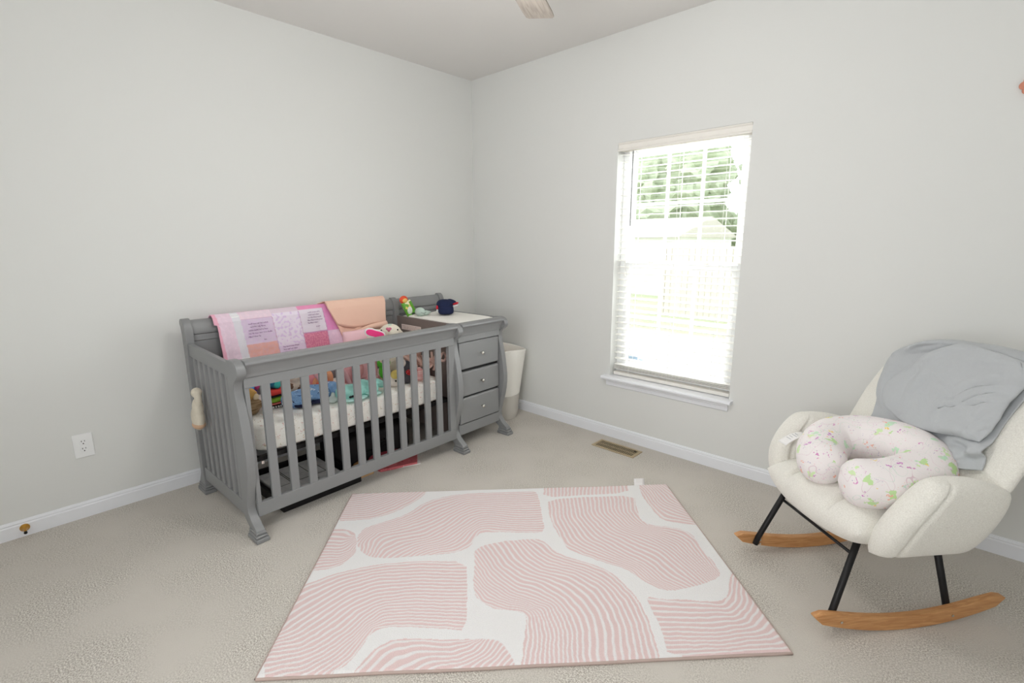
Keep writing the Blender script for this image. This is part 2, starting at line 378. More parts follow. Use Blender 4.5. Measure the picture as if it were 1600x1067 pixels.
for k in range(5):
    a = math.radians(116+72*k)
    if k == 0:
        bo = blade_mb().build('blade', M['blade'], fa, bevel=0.002); b0 = bo
        ib = MB().box((0.06, -0.02, -0.012), (0.2, 0.02, -0.004)).build('blade_iron', M['chrome'], bo, bevel=0.003)
    else:
        bo = b0.copy(); COL.objects.link(bo); bo.parent = fa; i2 = ib.copy(); COL.objects.link(i2); i2.parent = bo
    bo.location = (0, 0, -0.335); bo.rotation_euler = (0.10, 0, a)

# ------------------------------------------------------------------ rug
RUG = [([(-0.992,0.713),(-0.498,0.682),(-0.488,0.589),(-0.546,0.484),(-0.627,0.399),(-0.728,0.338),(-0.825,0.326),(-0.923,0.319)],[(0,[(-0.902,0.321),(-0.825,0.326),(-0.728,0.338),(-0.627,0.399),(-0.546,0.484),(-0.488,0.589)]),(1,[(-0.907,0.406),(-0.787,0.418),(-0.676,0.492),(-0.601,0.563)]),(2,[(-0.909,0.49),(-0.808,0.511),(-0.712,0.569)])]),([(-0.778,0.185),(-0.765,0.243),(-0.715,0.28),(-0.624,0.323),(-0.553,0.384),(-0.5,0.461),(-0.431,0.52),(-0.269,0.569),(0.071,0.566),(0.14,0.566),(0.145,0.463),(0.143,0.342),(0.139,0.162),(0.071,0.158),(-0.06,0.174),(-0.177,0.181),(-0.205,0.134),(-0.222,0.072),(-0.284,0.023),(-0.373,0.014),(-0.515,0.004),(-0.603,0.003),(-0.675,0.011),(-0.73,0.057),(-0.766,0.12)],[(0,[(-0.776,0.188),(-0.715,0.28),(-0.624,0.323),(-0.553,0.384),(-0.5,0.461),(-0.431,0.52),(-0.269,0.569),(0.071,0.566)]),(1,[(0.125,0.464),(-0.265,0.478),(-0.367,0.402),(-0.463,0.322),(-0.592,0.249),(-0.691,0.213),(-0.725,0.149),(-0.718,0.042)]),(2,[(0.114,0.353),(-0.209,0.383),(-0.281,0.339),(-0.355,0.244),(-0.444,0.164),(-0.57,0.124),(-0.633,0.066),(-0.648,0.006)]),(3,[(0.104,0.251),(-0.187,0.278),(-0.246,0.22),(-0.336,0.11),(-0.468,0.057),(-0.524,0.004)]),(4,[(0.094,0.157),(-0.06,0.174),(-0.177,0.185),(-0.213,0.087),(-0.284,0.023),(-0.373,0.014)])]),([(-0.942,0.252),(-0.843,0.242),(-0.794,0.202),(-0.77,0.136),(-0.754,0.044),(-0.787,-0.031),(-0.846,-0.061),(-0.928,-0.07)],[(0,[(-0.91,0.243),(-0.843,0.242),(-0.787,0.193)]),(1,[(-0.909,0.113),(-0.834,0.109),(-0.779,0.16)]),(2,[(-0.908,0.025),(-0.82,0.027),(-0.776,0.06),(-0.765,0.105)]),(3,[(-0.9,-0.065),(-0.824,-0.049),(-0.775,-0.011),(-0.753,0.041)])]),([(-0.934,-0.169),(-0.9,-0.149),(-0.86,-0.125),(-0.795,-0.09),(-0.71,-0.063),(-0.595,-0.036),(-0.466,-0.03),(-0.238,-0.044),(-0.23,-0.234),(-0.226,-0.448),(-0.303,-0.434),(-0.406,-0.419),(-0.494,-0.413),(-0.551,-0.42),(-0.579,-0.45),(-0.595,-0.503),(-0.61,-0.552),(-0.629,-0.579),(-0.667,-0.605),(-0.675,-0.662),(-0.915,-0.648)],[(0,[(-0.934,-0.169),(-0.86,-0.125),(-0.795,-0.09),(-0.71,-0.063),(-0.595,-0.036),(-0.466,-0.03),(-0.238,-0.044)]),(1,[(-0.234,-0.156),(-0.451,-0.137),(-0.616,-0.145),(-0.726,-0.193),(-0.798,-0.268),(-0.869,-0.347),(-0.909,-0.403)]),(2,[(-0.231,-0.257),(-0.477,-0.243),(-0.592,-0.258),(-0.665,-0.308),(-0.713,-0.376),(-0.766,-0.439),(-0.821,-0.481),(-0.91,-0.497)]),(3,[(-0.227,-0.355),(-0.448,-0.331),(-0.553,-0.336),(-0.602,-0.383),(-0.642,-0.456),(-0.703,-0.53),(-0.767,-0.575),(-0.874,-0.599)]),(4,[(-0.227,-0.443),(-0.406,-0.419),(-0.494,-0.413),(-0.564,-0.424),(-0.587,-0.477),(-0.61,-0.552),(-0.65,-0.597)])]),([(-0.609,-0.63),(-0.569,-0.554),(-0.539,-0.506),(-0.483,-0.474),(-0.406,-0.474),(-0.299,-0.485),(-0.193,-0.487),(-0.115,-0.496),(-0.081,-0.533),(-0.057,-0.596),(-0.047,-0.64)],[(0,[(-0.598,-0.596),(-0.569,-0.554),(-0.539,-0.506),(-0.483,-0.474),(-0.406,-0.474),(-0.299,-0.485),(-0.193,-0.485)]),(1,[(-0.526,-0.599),(-0.485,-0.543),(-0.4,-0.518),(-0.275,-0.526),(-0.214,-0.508),(-0.172,-0.486)]),(2,[(-0.421,-0.603),(-0.36,-0.567),(-0.259,-0.564),(-0.192,-0.535),(-0.158,-0.491)]),(3,[(-0.316,-0.603),(-0.238,-0.59),(-0.165,-0.553),(-0.129,-0.495)]),(4,[(-0.191,-0.604),(-0.137,-0.563),(-0.098,-0.51)])]),([(-0.207,0.026),(-0.176,0.069),(-0.082,0.095),(0.035,0.106),(0.092,0.108),(0.136,0.074),(0.163,0.004),(0.22,-0.043),(0.309,-0.09),(0.383,-0.148),(0.422,-0.226),(0.45,-0.298),(0.461,-0.364),(0.459,-0.465),(0.447,-0.593),(0.433,-0.653),(-0.057,-0.624),(-0.031,-0.602),(-0.016,-0.502),(0.005,-0.379),(-0.043,-0.361),(-0.112,-0.346),(-0.165,-0.311),(-0.197,-0.271),(-0.207,-0.188),(-0.201,-0.073)],[(0,[(0.092,0.106),(0.136,0.074),(0.163,0.004),(0.22,-0.043),(0.309,-0.09),(0.383,-0.148),(0.422,-0.226),(0.45,-0.298),(0.461,-0.364),(0.459,-0.465),(0.447,-0.593)]),(1,[(-0.022,0.099),(0.033,-0.032),(0.096,-0.104),(0.225,-0.164),(0.307,-0.255),(0.338,-0.357),(0.342,-0.458),(0.317,-0.602)]),(2,[(-0.157,0.068),(-0.088,-0.093),(-0.008,-0.188),(0.058,-0.216),(0.145,-0.302),(0.185,-0.389),(0.192,-0.468),(0.171,-0.598)]),(3,[(-0.205,-0.059),(-0.141,-0.192),(-0.054,-0.279),(0.002,-0.305),(0.075,-0.352),(0.098,-0.463),(0.079,-0.6)]),(4,[(-0.202,-0.224),(-0.165,-0.295),(-0.081,-0.343),(-0.005,-0.363),(0.01,-0.389),(0.007,-0.503),(-0.015,-0.603)])]),([(0.194,0.639),(0.685,0.633),(0.663,0.518),(0.401,0.507),(0.171,0.495)],[(0,[(0.194,0.639),(0.178,0.504)]),(1,[(0.436,0.624),(0.406,0.501)]),(2,[(0.678,0.609),(0.655,0.507)])]),([(0.196,0.47),(0.397,0.486),(0.687,0.483),(0.657,0.35),(0.643,0.237),(0.679,0.19),(0.771,0.167),(0.839,0.137),(0.86,0.069),(0.849,-0.023),(0.864,-0.11),(0.86,-0.202),(0.805,-0.236),(0.708,-0.267),(0.6,-0.289),(0.545,-0.257),(0.503,-0.206),(0.463,-0.14),(0.387,-0.095),(0.294,-0.033),(0.229,0.015),(0.207,0.109),(0.185,0.229),(0.181,0.359)],[(0,[(0.196,0.47),(0.182,0.247),(0.216,0.046),(0.294,-0.033),(0.387,-0.095),(0.463,-0.14),(0.506,-0.225),(0.569,-0.284)]),(1,[(0.312,0.474),(0.299,0.276),(0.34,0.101),(0.45,-0.028),(0.54,-0.118),(0.591,-0.224),(0.652,-0.281)]),(2,[(0.44,0.477),(0.419,0.306),(0.47,0.159),(0.56,0.064),(0.652,-0.026),(0.703,-0.154),(0.745,-0.257)]),(3,[(0.563,0.48),(0.537,0.318),(0.577,0.187),(0.673,0.113),(0.748,0.029),(0.785,-0.105),(0.816,-0.231)]),(4,[(0.687,0.483),(0.651,0.311),(0.679,0.19),(0.771,0.167),(0.839,0.137),(0.863,0.053),(0.859,-0.081),(0.863,-0.196)])]),([(0.755,0.629),(0.964,0.616),(0.938,0.179),(0.839,0.185),(0.755,0.233),(0.738,0.335),(0.73,0.514)],[(0,[(0.734,0.525),(0.74,0.341),(0.757,0.239),(0.898,0.182)]),(1,[(0.805,0.566),(0.826,0.4),(0.921,0.285)]),(2,[(0.874,0.597),(0.916,0.491),(0.928,0.436)])]),([(0.491,-0.309),(0.552,-0.332),(0.646,-0.337),(0.704,-0.352),(0.781,-0.356),(0.822,-0.331),(0.865,-0.252),(0.915,-0.18),(0.953,-0.182),(0.946,-0.602),(0.88,-0.639),(0.474,-0.615),(0.496,-0.486),(0.493,-0.387)],[(0,[(0.49,-0.311),(0.644,-0.341),(0.78,-0.359),(0.837,-0.309),(0.911,-0.186)]),(1,[(0.499,-0.403),(0.673,-0.42),(0.797,-0.421),(0.859,-0.377),(0.917,-0.267)]),(2,[(0.499,-0.477),(0.715,-0.494),(0.829,-0.477),(0.898,-0.421)]),(3,[(0.5,-0.536),(0.688,-0.55),(0.875,-0.527)]),(4,[(0.488,-0.596),(0.667,-0.594),(0.915,-0.583)])])]
def tps(pts, vals):
    P = np.array(pts); n = len(P)
    d = np.linalg.norm(P[:, None]-P[None], axis=2); K = np.where(d > 0, d*d*np.log(d+1e-12), 0)
    A = np.zeros((n+3, n+3)); A[:n, :n] = K + np.eye(n)*2e-5; A[:n, n] = 1; A[:n, n+1:] = P; A[n, :n] = 1; A[n+1:, :n] = P.T
    w = np.linalg.solve(A, np.concatenate([vals, [0, 0, 0]]))
    def f(Q):
        d = np.linalg.norm(Q[:, None]-P[None], axis=2); K = np.where(d > 0, d*d*np.log(d+1e-12), 0)
        return K @ w[:n] + w[n] + Q @ w[n+1:]
    return f
def inside(Q, poly):
    x, y = Q[:, 0], Q[:, 1]; c = np.zeros(len(Q), bool); n = len(poly)
    for i in range(n):
        x1, y1 = poly[i]; x2, y2 = poly[(i+1) % n]
        if y1 == y2: continue
        cond = ((y1 > y) != (y2 > y)) & (x < (x2-x1)*(y-y1)/(y2-y1)+x1); c ^= cond
    return c
def smooth_poly(poly):
    out = []; n = len(poly)
    for i in range(n):
        a = Vector(poly[i-1]); b = Vector(poly[i]); c = Vector(poly[(i+1) % n])
        out.append(tuple(b.lerp(a, 0.22))); out.append(tuple(b.lerp(c, 0.22)))
    return out
RW, RH = 1.83, 1.215
nx, ny = 560, 372
gx = np.linspace(-RW/2, RW/2, nx+1); gy = np.linspace(-RH/2, RH/2, ny+1)
GX, GY = np.meshgrid(gx, gy); Q = np.stack([GX.ravel(), GY.ravel()], 1)
WHITE = np.array(s2l((243, 241, 241))); PINK = np.array(s2l((232, 207, 206)))
fac = np.zeros(len(Q))
rs = np.random.RandomState(3)
wob = np.array([noise.noise(Vector((q[0]*30, q[1]*30, 0.3))) for q in Q[::1]])*0.0035
wob2 = np.array([noise.noise(Vector((q[0]*30, q[1]*30, 7.3))) for q in Q[::1]])*0.0035
QW = Q + np.stack([wob, wob2], 1)
for poly, iso in RUG:
    pts = []; vals = []
    for v, ps in iso:
        for p in ps: pts.append(p); vals.append(float(v))
        for p, q in zip(ps[:-1], ps[1:]): pts.append(((p[0]+q[0])/2, (p[1]+q[1])/2)); vals.append(float(v))
    key = {}
    for p, v in zip(pts, vals): key[(round(p[0], 3), round(p[1], 3))] = v
    f = tps(list(key.keys()), np.array(list(key.values())))
    ins = np.nonzero(inside(QW, smooth_poly(poly)))[0]
    if len(ins) == 0: continue
    q = QW[ins]; ph = f(q); e = 0.004
    gr = np.hypot((f(q+[e, 0])-ph)/e, (f(q+[0, e])-ph)/e)
    k = 1.0/(0.0215*np.median(gr))
    fr = np.mod(ph*k, 1.0); tri = np.abs(fr-0.5)*2
    fac[ins] = np.clip((tri-0.36)/0.22+0.5, 0.16, 1.0)
colr = WHITE[None]*(1-fac[:, None]) + PINK[None]*fac[:, None]
hz = np.array([noise.noise(Vector((q[0]*6, q[1]*6, 1.0))) for q in Q])*0.0015
edge = np.minimum(np.minimum(Q[:, 0]+RW/2, RW/2-Q[:, 0]), np.minimum(Q[:, 1]+RH/2, RH/2-Q[:, 1]))
hz += 0.013 + 0.0012*(1-fac) - 0.006*np.clip(1-edge/0.008, 0, 1)**2
wv = np.array([noise.noise(Vector((q[0]*3.0, q[1]*3.0, 5.0))) for q in Q])*0.006
dx = np.where(np.abs(Q[:, 0]) > RW/2-0.2, wv, 0); dy = np.where(np.abs(Q[:, 1]) > RH/2-0.2, wv, 0)
V = np.stack([Q[:, 0]+dx*0.5, Q[:, 1]+dy*0.6, hz], 1)
M['rug'] = mat('rug_pile', (240, 230, 228), 1.0, attr=True, bump=(300, 0.8, 0.006), spec=0.0, sheen=0.2)
rg = empty('area_rug', (1.9154, -1.5184, 0.0), math.radians(46.23)); tag(rg, 'white rectangular rug with pink wavy striped shapes on the carpet', 'rug')
rp_ = MB(); rp_.v = [tuple(v) for v in V.tolist()]
ii = np.arange(ny*nx); jj = ii//nx; kk = ii % nx; a0 = jj*(nx+1)+kk
rp_.f = [tuple(t) for t in np.stack([a0, a0+1, a0+nx+2, a0+nx+1], 1).tolist()]
rp_.c = colr
rp_.build('pile', M['rug'], rg, smooth=True)
M['binding'] = mat('taupe_binding', (186, 166, 158), 0.8)
bd = MB(); loop = []
def redge(n):
    pts = [(-RW/2, -RH/2), (RW/2, -RH/2), (RW/2, RH/2), (-RW/2, RH/2), (-RW/2, -RH/2)]
    for a, b in zip(pts[:-1], pts[1:]):
        for i in range(n): t = i/n; yield (lerp(a[0], b[0], t), lerp(a[1], b[1], t))
for x, y in redge(40):
    w_ = noise.noise(Vector((x*3.0, y*3.0, 5.0)))*0.006
    loop.append((x+w_*0.5 if abs(x) > RW/2-0.2 else x, y+w_*0.6 if abs(y) > RH/2-0.2 else y, 0.005))
loop.append(loop[0])
bd.tube(loop, 0.0055, 8, caps=False).build('binding', M['binding'], rg, smooth=True)
MB().box((-RW/2+0.004, -RH/2+0.004, 0.0), (RW/2-0.004, RH/2-0.004, 0.004)).build('backing', M['binding'], rg)
tg = MB().grid(lambda u, v: Vector((0.722+0.062*u, 0.604+0.014*v, 0.010+0.038*v-0.01*math.sin(v*PI))), 4, 6)
tg.build('tag', M['paper'], rg, smooth=True, solid=0.001)
# ------------------------------------------------------------------ crib with changer (local x = depth towards wall, y = length towards the near-left end)
CR_LOC = Vector((0.851, -0.520, 0.0)); CR_ROT = PI + 0.0268869
CRM = Matrix.Translation(CR_LOC) @ Matrix.Rotation(CR_ROT, 4, 'Z')
def cw(w, u, z): return CRM @ Vector((w, u, z))
cr = empty('crib', tuple(CR_LOC), CR_ROT); tag(cr, 'grey sleigh-style baby crib joined to a three-drawer changer along the left wall', 'crib')
G = M['grey']
FP = [(0.055, 0.05), (-0.026, 0.05), (-0.018, 0.062), (0.010, 0.080), (0.034, 0.100), (0.054, 0.125), (0.060, 0.150), (0.056, 0.180), (0.045, 0.220), (0.032, 0.261), (0.018, 0.31), (0.007, 0.36), (0.001, 0.41), (0.000, 0.45), (0.004, 0.50), (0.012, 0.56), (0.024, 0.63), (0.038, 0.685), (0.049, 0.73), (0.051, 0.755), (0.046, 0.778), (0.034, 0.793), (0.015, 0.806), (-0.003, 0.820), (-0.012, 0.838), (-0.010, 0.856), (0.000, 0.872), (0.018, 0.884), (0.045, 0.891), (0.080, 0.890), (0.112, 0.886), (0.120, 0.875), (0.120, 0.12), (0.10, 0.08)]
def post(u0, u1, back=False):
    if not back:
        o = MB().prism(FP, 1, u0, u1).build('corner_post', G, cr, bevel=0.004)
        c = (u0+u1)/2; h = (u1-u0)/2+0.010
        MB().box((-0.046, c-h, 0.0), (0.066, c+h, 0.022)).box((-0.038, c-h+0.004, 0.022), (0.062, c+h-0.004, 0.036)).box((-0.030, c-h+0.007, 0.036), (0.058, c+h-0.007, 0.052)).build('foot', G, o, bevel=0.005)
    else:
        prof = [(0.69, 0.05), (0.70, 0.12), (0.692, 0.3), (0.69, 0.8), (0.688, 0.88), (0.684, 0.93), (0.690, 0.97), (0.705, 1.000), (0.725, 1.016), (0.748, 1.016), (0.762, 1.002), (0.764, 0.985), (0.752, 0.968), (0.744, 0.93), (0.744, 0.12), (0.775, 0.07), (0.79, 0.05)]
        o = MB().prism(prof, 1, u0, u1).build('corner_post', G, cr, bevel=0.004)
        c = (u0+u1)/2; h = (u1-u0)/2+0.010
        MB().box((0.675, c-h, 0.0), (0.80, c+h, 0.022)).box((0.680, c-h+0.004, 0.022), (0.795, c+h-0.004, 0.036)).box((0.685, c-h+0.007, 0.036), (0.79, c+h-0.007, 0.052)).build('foot', G, o, bevel=0.005)
    return o
for a, b in ((-0.047, -0.007), (0.395, 0.438), (1.742, 1.784)):
    post(a, b); post(a, b, True)
# crib front
ROLL = [(0.085, 0.884), (0.045, 0.889), (0.020, 0.889), (0.004, 0.886), (-0.004, 0.880), (-0.006, 0.872), (-0.002, 0.866), (0.006, 0.860), (0.012, 0.850), (0.018, 0.836), (0.026, 0.822), (0.029, 0.812), (0.030, 0.803), (0.062, 0.803), (0.066, 0.84), (0.085, 0.862)]
ROLL = [(min(w, 0.085), z) for w, z in ROLL]
MB().prism(ROLL, 1, 0.438, 1.742).build('top_rail', G, cr, bevel=0.002)
MB().box((0.036, 0.438, 0.752), (0.062, 1.742, 0.802)).build('apron', G, cr, bevel=0.002)
MB().box((0.034, 0.438, 0.095), (0.062, 1.742, 0.166)).build('bottom_rail', G, cr, bevel=0.003)
MB().box((0.034, 0.438, 0.166), (0.062, 0.488, 0.752)).build('stile', G, cr, bevel=0.002)
MB().box((0.034, 1.722, 0.166), (0.062, 1.742, 0.752)).build('stile', G, cr, bevel=0.002)
sp0 = None
for i in range(12):
    u = 1.646-0.0978*i
    if sp0 is None: sp0 = MB().box((0.037, -0.0215, 0.160), (0.057, 0.0215, 0.758)).build('spindle', G, cr, bevel=0.004); s_ = sp0
    else: s_ = sp0.copy(); COL.objects.link(s_); s_.parent = cr
    s_.location = (0, u, 0)
# end panel
MB().prism([(0.115, 0.800), (0.69, 0.815), (0.69, 0.885), (0.115, 0.868)], 1, 1.752, 1.776).build('end_rail', G, cr, bevel=0.003)
MB().box((0.115, 1.752, 0.085), (0.69, 1.776, 0.165)).build('end_rail', G, cr, bevel=0.003)
e0 = None
for i in range(7):
    w = 0.172+0.0775*i
    if e0 is None: e0 = MB().box((-0.019, 1.755, 0.160), (0.019, 1.773, 0.812)).build('end_spindle', G, cr, bevel=0.004); s_ = e0
    else: s_ = e0.copy(); COL.objects.link(s_); s_.parent = cr
    s_.location = (w, 0, 0)
# back panel: rolled crest over a flat panel, one per bay
def backpanel(u0, u1):
    cp = [(0.704, 0.928), (0.700, 0.940), (0.702, 0.96), (0.712, 0.988), (0.726, 1.004), (0.744, 1.006), (0.752, 0.995), (0.742, 0.975), (0.732, 0.95), (0.730, 0.928)]
    MB().prism(cp, 1, u0, u1).build('headboard_crest', G, cr, bevel=0.002)
    MB().box((0.705, u0, 0.892), (0.728, u1, 0.926)).build('headboard_moulding', G, cr, bevel=0.003)
    MB().box((0.712, u0, 0.10), (0.726, u1, 0.890)).build('back_panel', G, cr)
backpanel(0.438, 1.742); backpanel(-0.007, 0.395)
# changer carcass
MB().box((0.10, 0.398, 0.10), (0.70, 0.416, 0.884)).build('divider_panel', M['divider'], cr)
MB().box((0.10, -0.040, 0.10), (0.70, -0.022, 0.884)).build('side_panel', G, cr)
MB().prism(ROLL, 1, -0.007, 0.395).build('top_rail', G, cr, bevel=0.002)
MB().box((0.042, -0.007, 0.757), (0.07, 0.395, 0.802)).build('apron', G, cr, bevel=0.002)
MB().box((0.050, -0.007, 0.098), (0.075, 0.395, 0.170)).build('plinth', G, cr, bevel=0.002)
MB().box((0.072, -0.007, 0.835), (0.70, 0.395, 0.848)).build('tray_board', G, cr)
MB().box((0.069, -0.007, 0.17), (0.075, 0.395, 0.76)).build('carcass_front', M['dark'], cr)
for z0, z1 in ((0.565, 0.752), (0.372, 0.546), (0.176, 0.360)):
    d = MB().prism([(0.069, z0), (0.048, z0+0.001), (0.044, z0+0.006), (0.044, z1-0.010), (0.052, z1), (0.069, z1)], 1, 0.003, 0.386).build('drawer', G, cr, bevel=0.002)
    MB().box((0.076, 0.01, z0+0.01), (0.50, 0.38, z1-0.02)).build('drawer_box', M['divider'], d)
    MB().lathe([(0.007, 0), (0.005, 0.004), (0.0045, 0.012), (0.0105, 0.016), (0.0125, 0.021), (0.0105, 0.026), (0.004, 0.028)], 20, (0.045, 0.182, (z0+z1)/2), Matrix.Rotation(-PI/2, 3, 'Y')).build('knob', M['chrome'], d, smooth=True)
# care label stuck on the divider
lb = MB().box((0.408, 0.4162, 0.790), (0.635, 0.4172, 0.829)).build('instruction_label', mat('beige_label', (234, 222, 216), 0.7), cr)
lt = MB()
for r in range(3):
    x = 0.42
    while x < 0.615:
        l = random.uniform(0.006, 0.02); lt.box((x, 0.4172, 0.798+r*0.010), (x+l, 0.4176, 0.8005+r*0.010)); x += l+0.005
lt.build('label_print', mat('label_ink', (150, 130, 128), 0.7), lb)
# spring frame
sf = MB().box((0.075, 0.46, 0.362), (0.10, 1.72, 0.384)).box((0.66, 0.46, 0.362), (0.685, 1.72, 0.384)).box((0.075, 0.46, 0.362), (0.685, 0.485, 0.384)).box((0.075, 1.695, 0.362), (0.685, 1.72, 0.384))
for i in range(9): sf.box((0.08, 0.55+i*0.13, 0.374), (0.68, 0.556+i*0.13, 0.380))
sf.build('mattress_support', M['dark'], cr)
MB().box((0.072, 1.672, 0.345), (0.076, 1.69, 0.36)).build('support_bracket', M['chrome'], cr)

def cempty(name, w, u, z, rz=0.0):
    p = cw(w, u, z); return empty(name, tuple(p), CR_ROT+rz)

# mattress
M['sheet'] = mat('floral_sheet', (253, 251, 245), 0.9, spots=[(42, 0.26, [(224, 178, 170), (222, 196, 160), (232, 200, 194), (200, 192, 162)], 0.6), (75, 0.22, [(200, 182, 160), (224, 190, 174)], 0.45)], bump=(60, 0.2, 0.004))
mt = cempty('crib_mattress', 0.375, 1.085, 0.386); tag(mt, 'crib mattress in a cream sheet with tiny pink flowers inside the grey crib', 'mattress')
mm = MB().ell((0, 0, 0.0725), (0.300, 0.610, 0.0725), n=80, m=24, sup=0.2)
mm.build('fitted_sheet', M['sheet'], mt, smooth=True)
# changing pad
cp = cempty('changing_pad', 0.372, 0.194, 0.849); tag(cp, 'white changing pad lying on the grey changer top', 'changing pad')
def cps(u, v): 
    x = lerp(-0.30, 0.30, u); y = lerp(-0.190, 0.190, v); return Vector((x, y, 0.019 + 0.010*abs(2*v-1)**2))
MB().pad(cps, 0.020, 40, 30, p=8).build('pad_cover', M['white_fabric'], cp, smooth=True)

# ------------------------------------------------------------------ quilt on the crib back
def over(mb, name, m, parent, **k): return mb.build(name, m, parent, **k)
def path_over(front_z, back_z, wf, wb, top):
    """cross-section polyline (w,z) from front hem over the crest and down behind"""
    return [(wf-0.012, front_z), (wf-0.006, lerp(front_z, top, 0.5)), (wf, top-0.045), (wf+0.012, top-0.018), (wf+0.035, top), (wf+0.062, top-0.002), (wb, top-0.022), (wb+0.004, back_z)]
def along(pl, t):
    L = [0]
    for a, b in zip(pl[:-1], pl[1:]): L.append(L[-1]+math.dist(a, b))
    d = t*L[-1]
    return (interp(L, [p[0] for p in pl], d), interp(L, [p[1] for p in pl], d))
qz = cempty('patchwork_quilt', 0.72, 1.28, 1.0); tag(qz, 'pink and lilac patchwork baby quilt hanging over the back of the crib', 'quilt')
QO = (0.72, 1.28, 1.0)
qpath = path_over(0.635, 0.80, 0.680, 0.772, 1.024)
nu_, nv_ = 260, 190
qc = []
def qcol(u, z, w):
    """patch layout by place on the quilt (u along crib, z height of the front drop)"""
    P = lambda *c: c
    n = noise.noise(Vector((u*60, z*60, 0)))
    if w > 0.735: return (231, 190, 210)
    sl_ = (1.02-z)*0.11      # left side drifts with the hang
    uu = u + sl_
    if uu > 1.622: return (238, 178, 198)
    if uu > 1.548: return (233, 209, 224) if n < 0.15 else (238, 213, 228)
    if uu > 1.505: return (238, 237, 238) if math.sin(z*900) > -0.5 else (214, 208, 222)
    if uu > 1.325:
        if z > 0.985: return (233, 211, 224) if n < .1 else (238, 214, 226)
        if abs(uu-1.325) < 0.004 or abs(z-0.985) < 0.003: return (206, 170, 195)
        if z > 0.832: return (221, 203, 224) if n < .1 else (222, 200, 226)
        return (229, 181, 178) if n < 0.0 else (232, 178, 168)
    if uu > 1.158:
        if z > 1.0: return (224, 206, 218)
        if abs(uu-1.158) < 0.004: return (201, 170, 198)
        if z > 0.80: return (234, 223, 237) if n < 0.2 else (222, 200, 230)
        return (229, 213, 234)
    if uu > 0.998:
        if z > 1.004: return (234, 151, 190)
        if abs(uu-0.998) < 0.004 or abs(z-0.855) < 0.003: return (201, 154, 190)
        if z > 0.855: return (229, 220, 231)
        n2 = noise.noise(Vector((u*130, z*130, 4))); return (213, 125, 156) if n2 < 0.05 else (226, 150, 172)
    if z > 0.852: return (229, 154, 203) if n < .2 else (232, 146, 202)
    return (234, 206, 228) if n < .1 else (238, 210, 230)
qb = MB(); V_ = []; C_ = []
for j in range(nv_+1):
    for i in range(nu_+1):
        t = j/nv_; w, z = along(qpath, t); u = lerp(0.80, 1.640, i/nu_) - (0.03*(1-t)*(i/nu_) if t < .5 else 0)
        if t < 0.62:
            fold = 0.006*math.sin(u*34+z*3)*min(1, (1.02-z)*7) + 0.004*noise.noise(Vector((u*16, z*12, 2)))
            puff = 0.0022*abs(math.sin(u*52))*1.0*abs(math.sin(z*52))
            w = w - abs(fold)*0.9 - puff
        C_.append(s2l(qcol(u, z, w))); V_.append((w-QO[0], u-QO[1], z-QO[2]))
qb.v = V_; qb.f = [(j*(nu_+1)+i, j*(nu_+1)+i+1, (j+1)*(nu_+1)+i+1, (j+1)*(nu_+1)+i) for j in range(nv_) for i in range(nu_)]
qb.c = np.array(C_, dtype=np.float32)
M['quilt'] = mat('quilted_cotton', (230, 200, 220), 0.9, attr=True, bump=(120, 0.35, 0.003))
qb.build('quilt_top', M['quilt'], qz, smooth=True, solid=0.005, soff=1)
# stitched handwriting: little cursive strokes in rows
M['ink'] = mat('purple_thread', (120, 66, 128), 0.8)
def writing(tx, u0, u1, ztop, rows, dz, w):
    for r in range(rows):
        uu = u0 - random.uniform(0, 0.015); end = u1 + (random.uniform(0, 0.03) if r < rows-1 else (u0-u1)*0.45)
        z = ztop-r*dz
        while uu > end:
            L_ = random.uniform(0.010, 0.026); pts = []
            for k in range(int(L_/0.0016)+3):
                pts.append((w-QO[0], uu-k*0.0016-QO[1]+0.0006*math.sin(k*2.2), z+0.0035*math.sin(k*1.9)+(0.003 if random.random() < .18 else 0)-QO[2]))
            tx.tube(pts, 0.0008, 4, caps=False); uu -= L_+0.006
for g_ in ((1.475, 1.350, 0.955, 5, 0.019, 0.660), (1.395, 1.355, 0.853, 1, 0.02, 0.660), (1.115, 1.020, 0.985, 5, 0.017, 0.660), (1.07, 1.035, 0.890, 1, 0.016, 0.660), (1.290, 1.185, 0.790, 6, 0.017, 0.658)):
    tx = MB(); writing(tx, *g_); tx.build('embroidered_writing', M['ink'], qz)

# peach blanket over quilt and crest
pbk = cempty('peach_blanket', 0.72, 0.74, 1.0); tag(pbk, 'peach knitted blanket folded over the crib back beside the quilt', 'blanket')
PO = (0.72, 0.74, 1.0)
M['peach'] = mat('peach_knit', (240, 200, 180), 0.9, bump=(220, 0.4, 0.003), sheen=0.2)
pp = path_over(0.64, 0.82, 0.664, 0.785, 1.034)
def f1(s, t):   # under layer with hanging left tail
    w, z = along([(p[0]+0.006, p[1]-0.006) for p in path_over(0.66, 0.82, 0.664, 0.785, 1.034)], t)
    zz = min(z, 1.02); left = 0.965 - max(0, 1.0-zz)*0.42 if w < 0.72 else 0.965; right = 0.545 + max(0, 0.83-zz)*0.10
    u = lerp(right, left, s); w -= 0.010*max(0, math.sin(u*46+z*5))*min(1, max(0, (1.0-z)*6))
    return Vector((w-PO[0], u-PO[1], z-PO[2]))
def f2(s, t):   # upper fold, hem curved
    hem = 0.838 + 0.030*(s)**2 + 0.010*math.sin(s*7)
    pth = path_over(hem, 0.85, 0.652, 0.795, 1.042)
    w, z = along(pth, t)
    left = 0.975 - (max(0, 1.0-z)*0.50 if w < 0.72 else 0); right = 0.530+0.012*math.sin((1.03-z)*12)
    u = lerp(right, left, s); w -= 0.006*math.sin(u*30+z*9)*min(1, max(0, (1.0-z)*6))
    w += 0.018*math.exp(-((z-hem)/0.010)**2) if w < 0.72 else 0
    return Vector((w-PO[0], u-PO[1], z-PO[2]))
